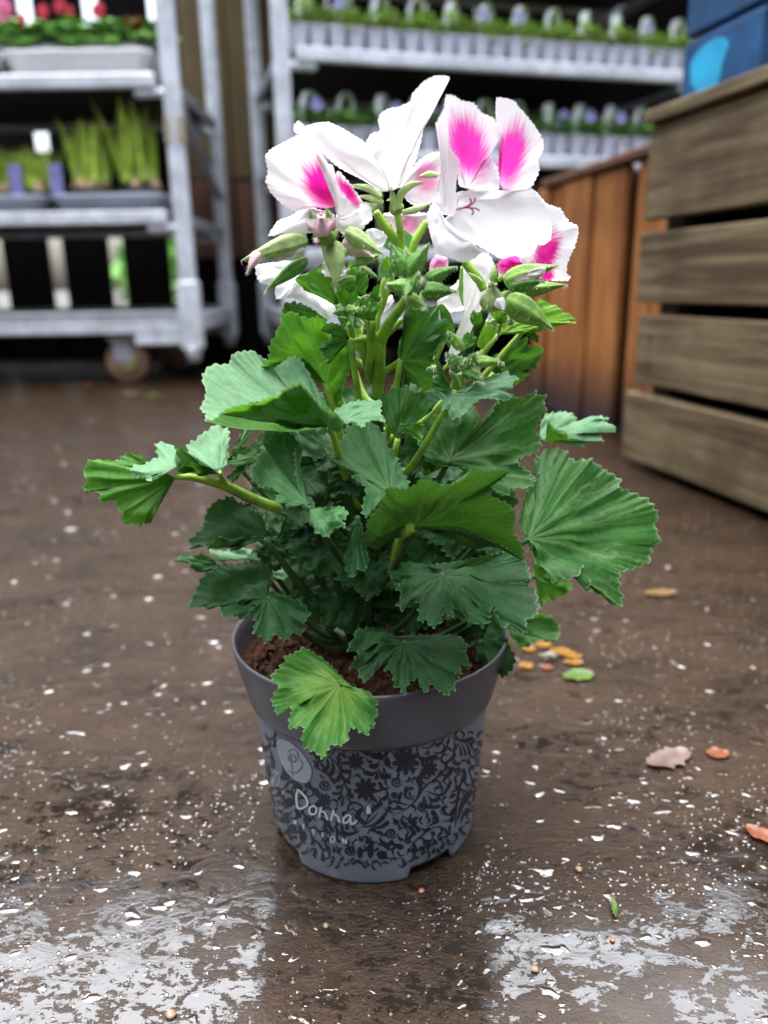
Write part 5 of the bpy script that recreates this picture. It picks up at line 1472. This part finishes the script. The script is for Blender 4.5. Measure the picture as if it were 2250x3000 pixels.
# ---------------------------------------------------------------- flowers
def flower(name_loc, sep=True):
    o = bpy.data.objects.new('flower', None); COL.objects.link(o); o.parent = plant
    o.empty_display_size = .01
    return o
def petal(fl, tile, C, pts, d0, a=0, b=0, pink=None, mat='petal', cup=.004, **kw):
    s = TILES[tile][2]
    pk = None
    if pink:
        pk = []
        for (x, y, rx, ry, rot) in pink:
            q = T(tile, (x, y))[0]
            pk.append((q[0], q[1], rx / s, ry / s, rot))
    kw.setdefault('crinkle', .0008); kw.setdefault('teeth', (3, 14)); kw.setdefault('veins', 8); kw.setdefault('pleat', .00025); kw.setdefault('wave', .0012)
    return fan('petal', T(tile, C)[0], T(tile, *pts), d0, a, b, mat, parent=fl, pink=pk, cup=cup, **kw)

# left flower
f1 = flower('left')
petal(f1, 'J', (780, 1010), [(700, 1020), (560, 1008), (500, 1032), (440, 980), (340, 905), (303, 830), (320, 770), (303, 690), (340, 640), (430, 560), (515, 513), (600, 530), (660, 630), (740, 730), (780, 860), (800, 1000)],
      .300, a=.002, b=.006, pink=[(700, 860, 150, 220, -25)], cup=-.006)
petal(f1, 'J', (800, 1000), [(740, 720), (770, 720), (790, 790), (810, 900), (815, 990)], .292, mat='petal', cup=0, teeth=None)
petal(f1, 'J', (800, 1020), [(600, 535), (640, 545), (680, 620), (745, 720), (775, 800), (780, 880), (740, 760), (680, 650)], .291, cup=0, teeth=None, veins=3)
petal(f1, 'J', (810, 1040), [(790, 780), (830, 768), (900, 870), (965, 960), (935, 1050), (830, 1095), (790, 1030)], .303, a=.003, pink=[(880, 910, 42, 150, -35)], cup=.002)
petal(f1, 'J', (640, 1060), [(600, 1008), (560, 1005), (480, 1050), (400, 1110), (350, 1180), (330, 1225), (480, 1200), (600, 1190), (760, 1180), (780, 1060)], .306, b=-.012, cup=.004)
petal(f1, 'J', (830, 1080), [(800, 1050), (950, 970), (1030, 985), (1045, 1100), (970, 1180), (850, 1190), (790, 1150)], .308, b=-.008)
petal(f1, 'J', (420, 1430), [(240, 1420), (400, 1390), (480, 1400), (430, 1480), (340, 1545), (270, 1535), (240, 1490)], .335, b=-.01)
petal(f1, 'J', (560, 1480), [(440, 1500), (375, 1570), (370, 1630), (400, 1652), (430, 1640), (480, 1570), (540, 1520)], .335, b=-.01)
petal(f1, 'J', (620, 1520), [(560, 1480), (480, 1560), (435, 1640), (520, 1660), (600, 1700), (690, 1760), (745, 1805), (790, 1720), (700, 1600)], .338, b=-.008)
# centre flower, seen from behind
f2 = flower('centre')
petal(f2, 'J', (1165, 900), [(1110, 905), (960, 812), (800, 722), (660, 605), (560, 512), (500, 492), (497, 450), (528, 422), (570, 462), (650, 440), (740, 420), (830, 450), (930, 510), (1005, 560), (1055, 640), (1130, 790), (1155, 860)], .318, a=.002, b=0, mat='petal_back', cup=.004, teeth=(2, 16))
petal(f2, 'J', (1185, 900), [(1150, 880), (1130, 790), (1060, 640), (1003, 560), (1040, 510), (1095, 492), (1100, 450), (1085, 410), (1100, 360), (1160, 322), (1230, 310), (1310, 272), (1320, 220), (1400, 130), (1480, 93), (1570, 100), (1577, 130), (1500, 232), (1450, 322), (1400, 460), (1380, 560), (1340, 700), (1290, 800), (1230, 875)], .312, a=0, b=.004, mat='petal_back', cup=.005, teeth=(2, 16))
petal(f2, 'J', (1260, 890), [(1240, 870), (1300, 770), (1370, 690), (1450, 640), (1530, 630), (1540, 720), (1530, 850), (1450, 990), (1350, 1010), (1280, 960)], .345, mat='petal_blush', pink=[(1420, 800, 90, 130, 0)])
petal(f2, 'J', (1110, 930), [(900, 870), (960, 850), (1060, 880), (1110, 910), (1100, 950), (1010, 905)], .318, mat='petal_back', teeth=None)
petal(f2, 'J', (1250, 1100), [(1120, 1060), (1240, 1040), (1440, 1060), (1420, 1150), (1340, 1230), (1240, 1230), (1180, 1140)], .350, mat='petal_blush', pink=[(1300, 1130, 90, 70, 0)])
petal(f2, 'J', (1090, 1170), [(1000, 1180), (1060, 1160), (1150, 1200), (1120, 1280), (1060, 1290)], .345, mat='petal')
def sepal(fl, tile, pts, w, d, mat='bud_pale'):
    p = [WV(np.array(q, float), d) for q in T(tile, *pts)]
    s = w / TILES[tile][2] * d / FPX
    n = len(p)
    rr = [s * (.6, 1.0, .85, .15)[min(3, int(3.999 * i / max(1, n - 1)))] for i in range(n)]
    return MB().tube(p, rr, 8, 6, .45).build('sepal', M[mat], fl, True, POT)
for q in (((1205, 1040), (1190, 960), (1175, 870)), ((1225, 1030), (1240, 930), (1310, 860), (1395, 840)), ((1250, 1050), (1340, 1030), (1445, 985)), ((1120, 985), (1040, 950), (950, 935)), ((1110, 945), (1010, 880), (905, 858)), ((1110, 970), (1060, 1000), (1040, 1060)), ((1500, 790), (1440, 785), (1370, 800))):
    sepal(f2, 'J', q, 26, .310)
bud('J', (1235, 1060), (1170, 940), 52, .314, .312, 'bud', f2, 'calyx', .6, 20)
# right flower, face on
f3 = flower('right')
petal(f3, 'K', (640, 880), [(580, 860), (570, 700), (510, 590), (470, 500), (480, 300), (490, 232), (540, 236), (600, 272), (680, 285), (730, 345), (830, 402), (872, 535), (830, 592), (782, 645), (850, 740), (850, 870), (720, 900)],
      .294, a=0, b=.004, pink=[(640, 590, 165, 270, -22)], cup=.003, veins=10, mat='petal_mauve')
petal(f3, 'K', (500, 1040), [(420, 420), (485, 300), (500, 420), (510, 590), (578, 692), (565, 850), (560, 1000), (545, 1068), (450, 1055), (410, 962), (440, 900), (465, 640), (450, 500)], .287, a=.002, b=.002, cup=.002, teeth=(2, 16), pink=None)
petal(f3, 'K', (455, 900), [(470, 560), (482, 640), (470, 800), (445, 915), (430, 930), (450, 760)], .291, pink=[(460, 750, 60, 260, 0)], teeth=None, veins=3, cup=0)
petal(f3, 'K', (870, 880), [(840, 760), (860, 600), (872, 520), (835, 410), (846, 258), (885, 254), (960, 272), (1000, 322), (1090, 425), (1142, 522), (1152, 622), (1130, 682), (1142, 752), (1100, 872), (1000, 905), (900, 900)],
      .300, a=.002, b=.004, pink=[(940, 650, 125, 260, 12)], cup=.003, veins=10, mat='petal_mauve')
petal(f3, 'K', (580, 1000), [(570, 900), (700, 885), (900, 900), (1080, 885), (1135, 950), (1205, 1012), (1245, 1100), (1235, 1200), (1160, 1282), (1112, 1292), (1080, 1362), (1010, 1392), (950, 1372), (860, 1388), (790, 1352), (730, 1322), (620, 1242), (500, 1172), (463, 1100), (540, 1062)],
      .288, a=.002, b=-.008, cup=-.003, teeth=(2, 20), wave=.0016)
petal(f3, 'K', (480, 1090), [(410, 960), (440, 1045), (470, 1105), (505, 1175), (640, 1272), (732, 1322), (690, 1348), (560, 1362), (430, 1332), (388, 1230), (358, 1060), (390, 990)], .284, b=-.006, cup=.002, teeth=(2, 18))
for q in (((560, 1030), (610, 1015), (655, 1000), (685, 975), (690, 945)), ((610, 1015), (645, 1000), (665, 975), (655, 950)), ((600, 1018), (650, 1015), (700, 1022), (722, 1038)), ((620, 1013), (660, 1020), (680, 1045), (668, 1065))):
    p = [WV(np.array(z, float), .281) for z in T('K', *q)]
    MB().tube(p, .00032, 6, 5).build('stamen', M['stamen'], f3, True, POT)
# flower behind at right
f4 = flower('behind')
petal(f4, 'K', (1050, 1280), [(1100, 900), (1180, 990), (1290, 1025), (1350, 1112), (1405, 1142), (1408, 1205), (1390, 1292), (1330, 1402), (1320, 1470), (1352, 1500), (1330, 1522), (1200, 1520), (1100, 1480), (1000, 1400), (1050, 1100)], .325, a=.001, pink=[(1190, 1330, 95, 190, 25), (1200, 1480, 60, 60, 0)])
petal(f4, 'K', (960, 1440), [(850, 1400), (900, 1350), (1000, 1350), (1080, 1380), (1040, 1470), (900, 1500), (850, 1470)], .327, pink=[(950, 1400, 150, 110, 0)])
# petals of a flower hidden behind the buds
f5 = flower('hidden')
petal(f5, 'K', (720, 1500), [(600, 1480), (640, 1350), (780, 1335), (835, 1450), (785, 1560), (765, 1700), (705, 1850), (640, 1943), (560, 2040), (480, 2080), (560, 1940), (620, 1760)], .350, mat='petal_back')
petal(f5, 'K', (600, 1600), [(480, 1600), (560, 1540), (610, 1470), (640, 1600), (620, 1720), (500, 1740), (430, 1680)], .356, mat='petal_back')
petal(f5, 'K', (440, 1430), [(380, 1400), (430, 1335), (500, 1370), (500, 1450), (380, 1470)], .354, pink=[(440, 1400, 80, 70, 0)], mat='petal_blush')
petal(f5, 'K', (760, 1840), [(700, 1900), (760, 1800), (900, 1780), (900, 1850), (800, 1920), (740, 1943)], .352, mat='petal_back')
petal(f5, 'H', (1330, 1300), [(1290, 1300), (1330, 1200), (1400, 1150), (1420, 1210), (1350, 1300)], .35, mat='petal_back')
sepal(f5, 'I', ((520, 900), (510, 1100), (530, 1250)), 22, .335, 'bud')

# ================================================================ LITTER ON THE WET GROUND
def litter(name, label, cat, u, v, w, l, rot, mat, curl=.10, seed=0):
    p = G(u, v)
    rs_ = np.random.RandomState(seed + int(u))
    n, m = 12, 5
    V, F = [], []
    for i in range(n + 1):
        t = i / n
        hw = w * math.sin(math.pi * (t * .92 + .04)) ** .7 / 2
        for j in range(m):
            s = (j / (m - 1) * 2 - 1)
            V.append(((t - .5) * l, s * hw * (1 + rs_.uniform(-.22, .22)), .0010 + curl * w * s * s * .5 + .15 * l * curl * (t - .5) ** 2 * 4 + rs_.uniform(0, .0009)))
    for i in range(n):
        for j in range(m - 1):
            F.append((i * m + j, i * m + j + 1, (i + 1) * m + j + 1, (i + 1) * m + j))
    o = mesh_obj(name, V, F, mat, None, True)
    o.location = (p.x, p.y, 0); o.rotation_euler = (0, 0, rot)
    return tag(o, label, cat)
m_or = plain('fallen_orange', (.17, .055, .022), .35, noise=160, var=.3)
m_pk = plain('fallen_pinkish', (.14, .10, .09), .3, noise=90, var=.3)
m_gr = plain('fallen_green', (.07, .125, .022), .4, noise=90, var=.3)
m_ye = plain('fallen_yellow', (.20, .095, .010), .35, noise=160, var=.35)
m_tan = plain('fallen_tan', (.16, .095, .035), .4, noise=90, var=.3)
m_st = plain('pebble_stone', (.33, .23, .14), .35, noise=200, var=.4)
m_st2 = plain('pebble_red', (.45, .17, .08), .4, noise=200, var=.3)
m_tw = plain('dry_stalk', (.30, .30, .22), .6, noise=100, var=.3)
litter('fallen_petal', 'pale pink fallen petal lying in water at right', 'petal', 1960, 2228, .017, .030, .4, m_pk, seed=2)
litter('fallen_petal', 'small orange petal right of the pale pink one', 'petal', 2102, 2213, .010, .013, .1, m_or)
litter('fallen_petal', 'orange petal at the right picture edge', 'petal', 2236, 2455, .009, .018, -.9, m_or)
litter('fallen_leaf', 'orange leaf on the ground in front of the trolley wheel', 'leaf', 250, 1132, .03, .05, .1, m_or)
litter('fallen_leaf', 'pale leaf beside a green one near the trolley wheel', 'leaf', 385, 1156, .03, .045, .1, m_pk)
litter('fallen_leaf', 'green leaf beside a pale one near the trolley wheel', 'leaf', 450, 1160, .024, .05, 0, m_gr)
litter('fallen_leaf', 'bright green leaf below the yellow petals behind the pot', 'leaf', 1695, 1985, .016, .022, .2, m_gr)
litter('fallen_leaf', 'faint tan leaf on the ground below the big right leaf', 'leaf', 1935, 1742, .014, .028, .1, m_tan)
for k, (u, v, w, l, r) in enumerate(((1548, 1905, .012, .013, .3), (1590, 1893, .014, .013, 1.0), (1640, 1912, .014, .018, .1), (1672, 1925, .014, .018, -.3), (1540, 1955, .012, .013, .5), (1680, 1945, .010, .016, 0), (1602, 1960, .009, .010, 0))):
    litter('fallen_petal', 'yellow petal %s the scattered heap behind the pot' % ('leftmost in', 'topmost in', 'central in', 'large right-hand in', 'lower left in', 'lowest right in', 'small reddish in')[k], 'petal', u, v, w * .8, l * .85, r, m_ye if k != 6 else m_or, .06, k)
stalk = thing('dry_stalks', 'grey dry stalks among the yellow petals behind the pot', 'stalks', tuple(G(1610, 1935)))
for k in range(5):
    q = random.Random(k)
    MB().tube([(q.uniform(-.008, .008), q.uniform(-.004, .004), .002), (q.uniform(-.004, .004), q.uniform(-.004, .004), .006), (q.uniform(-.01, .01), q.uniform(-.006, .006), .005)], (.0009, .0008, .0005), 6, 4).build('stalk', m_tw, stalk, True)
litter('grass_blade', 'short green grass blade standing on the wet ground, lower right', 'grass blade', 1798, 2665, .0028, .012, 1.4, m_gr, .3)
def pebble(u, v, s, mat, label, k):
    s *= .62
    p = G(u, v)
    rs_ = np.random.RandomState(k)
    bm = bmesh.new()
    bmesh.ops.create_icosphere(bm, subdivisions=2, radius=s)
    for vv in bm.verts:
        vv.co = vv.co * (1 + rs_.normal(0, .12)); vv.co.z *= .55
    me = bpy.data.meshes.new('pebble'); bm.to_mesh(me); bm.free()
    me.materials.append(mat)
    for pl in me.polygons: pl.use_smooth = True
    o = bpy.data.objects.new('pebble', me); COL.objects.link(o)
    o.location = (p.x, p.y, s * .42); o.rotation_euler = (0, 0, rs_.uniform(0, 6))
    tag(o, label, 'pebble', 'pebbles on the wet ground')
pb = [(500, 2975, .0032, m_st, 'cream pebble in the puddle at the bottom edge, left'), (785, 2975, .0024, m_st, 'small cream pebble at the bottom edge left of centre'), (955, 2715, .0022, m_st, 'yellowish pebble in front of the pot'), (985, 2752, .0018, m_st, 'tiny pale pebble just below the yellowish one'),
      (1695, 2550, .0028, m_st, 'round pale pebble right of the pot foot'), (1235, 2612, .0022, m_st2, 'reddish pebble just in front of the pot notch'), (1795, 2757, .0018, m_st2, 'tiny red pebble below the grass blade'), (480, 2838, .0018, m_st2, 'tiny red pebble inside the left puddle'),
      (1567, 2842, .0026, m_st, 'cream pebble at the bottom right of centre'), (620, 2575, .0028, m_st, 'tan pebble left of the pot foot'), (1830, 2392, .0022, m_st, 'yellow pebble on the right below the pink petal'), (240, 2352, .0026, m_st, 'pale pebble on the far left ground'), (2130, 2697, .002, m_st, 'white pebble near the right edge')]
for k, q in enumerate(pb):
    if k in (0, 2, 4, 5, 6, 8): pebble(*q, k)
# loose grit, too much to count
gm = MB()
rs_ = np.random.RandomState(9)
for k in range(2600):
    y = .12 + 1.2 * rs_.beta(1.1, 2.4); x = rs_.uniform(-1, 1) * (.12 + y * .6)
    if math.hypot(x - POT.x, y - POT.y) < .056: continue
    s = .0004 + .0010 * rs_.beta(1.2, 4)
    p = np.array([x, y, s * .3])
    q = np.array([[s, 0, 0], [-s, 0, 0], [0, s, 0], [0, -s, 0], [0, 0, s * .8], [0, 0, -s]]) * rs_.uniform(.6, 1.3, (6, 1)) + p
    gm.add(q, [(0, 2, 4), (2, 1, 4), (1, 3, 4), (3, 0, 4), (2, 0, 5), (1, 2, 5), (3, 1, 5), (0, 3, 5)])
tag(gm.build('grit', plain('grit_stone', (.20, .15, .11), .3, noise=300, var=.6)), 'fine pale grit strewn over the wet ground', 'grit', kind='stuff')

# beads and splashes of rain water standing on the ground
wt = NT('rain_water')
M['drops'] = wt.done(wt.bsdf(Base_Color=(.035, .022, .015), Roughness=.05, IOR=2.3))
rs_ = np.random.RandomState(31)
dm = MB()
def bead(x, y, s, asp, rot, hh, seg):
    ca, sa = math.cos(rot), math.sin(rot)
    ring = []
    ph = rs_.uniform(0, 6.28, 3); am = rs_.uniform(.0, .28, 3)
    tk = np.arange(seg) / seg * 2 * math.pi
    jit = 1 + am[0] * np.sin(2 * tk + ph[0]) + am[1] * np.sin(3 * tk + ph[1]) + am[2] * .6 * np.sin(5 * tk + ph[2])
    for q, zf in ((1.0, 0.0), (.82, .55), (.45, .93)):
        for k in range(seg):
            th = 2 * math.pi * k / seg
            lx, ly = s * q * jit[k] * math.cos(th) * asp, s * q * jit[k] * math.sin(th)
            ring.append((x + ca * lx - sa * ly, y + sa * lx + ca * ly, hh * zf - .00005))
    ring.append((x, y, hh - .00005))
    f_ = [(i * seg + k, i * seg + (k + 1) % seg, (i + 1) * seg + (k + 1) % seg, (i + 1) * seg + k) for i in range(2) for k in range(seg)]
    f_ += [(2 * seg + k, 2 * seg + (k + 1) % seg, 3 * seg) for k in range(seg)]
    dm.add(ring, f_)
for k in range(4600):
    y = .13 + 2.0 * rs_.beta(1.0, 2.2); x = rs_.uniform(-1, 1) * (.13 + y * .56)
    if math.hypot(x - POT.x, y - POT.y) < .062: continue
    cl = math.sin(x * 31 + 1.3 * math.sin(y * 17)) * math.sin(y * 26 + 2 * math.sin(x * 13))
    if rs_.uniform() > .5 + .75 * max(0, cl): continue
    s = .0005 + .0034 * rs_.beta(1.0, 5.0) * (1 + y)
    bead(x, y, s, rs_.uniform(1, 2.1), rs_.uniform(-.7, .7), s * rs_.uniform(.05, .26), 12)
for c_ in range(26):
    cy_ = .14 + .5 * rs_.beta(1, 2); cx_ = rs_.uniform(-1, 1) * (.12 + cy_ * .5)
    for k in range(90):
        x, y = cx_ + rs_.normal(0, .022), cy_ + rs_.normal(0, .018)
        if math.hypot(x - POT.x, y - POT.y) < .06: continue
        s = rs_.uniform(.0003, .0009)
        bead(x, y, s, rs_.uniform(1, 1.6), rs_.uniform(0, 3), s * .28, 6)
tag(dm.build('water_drops', M['drops'], None, True), 'small beads and splashes of rain water scattered over the wet ground', 'water drops', kind='stuff')
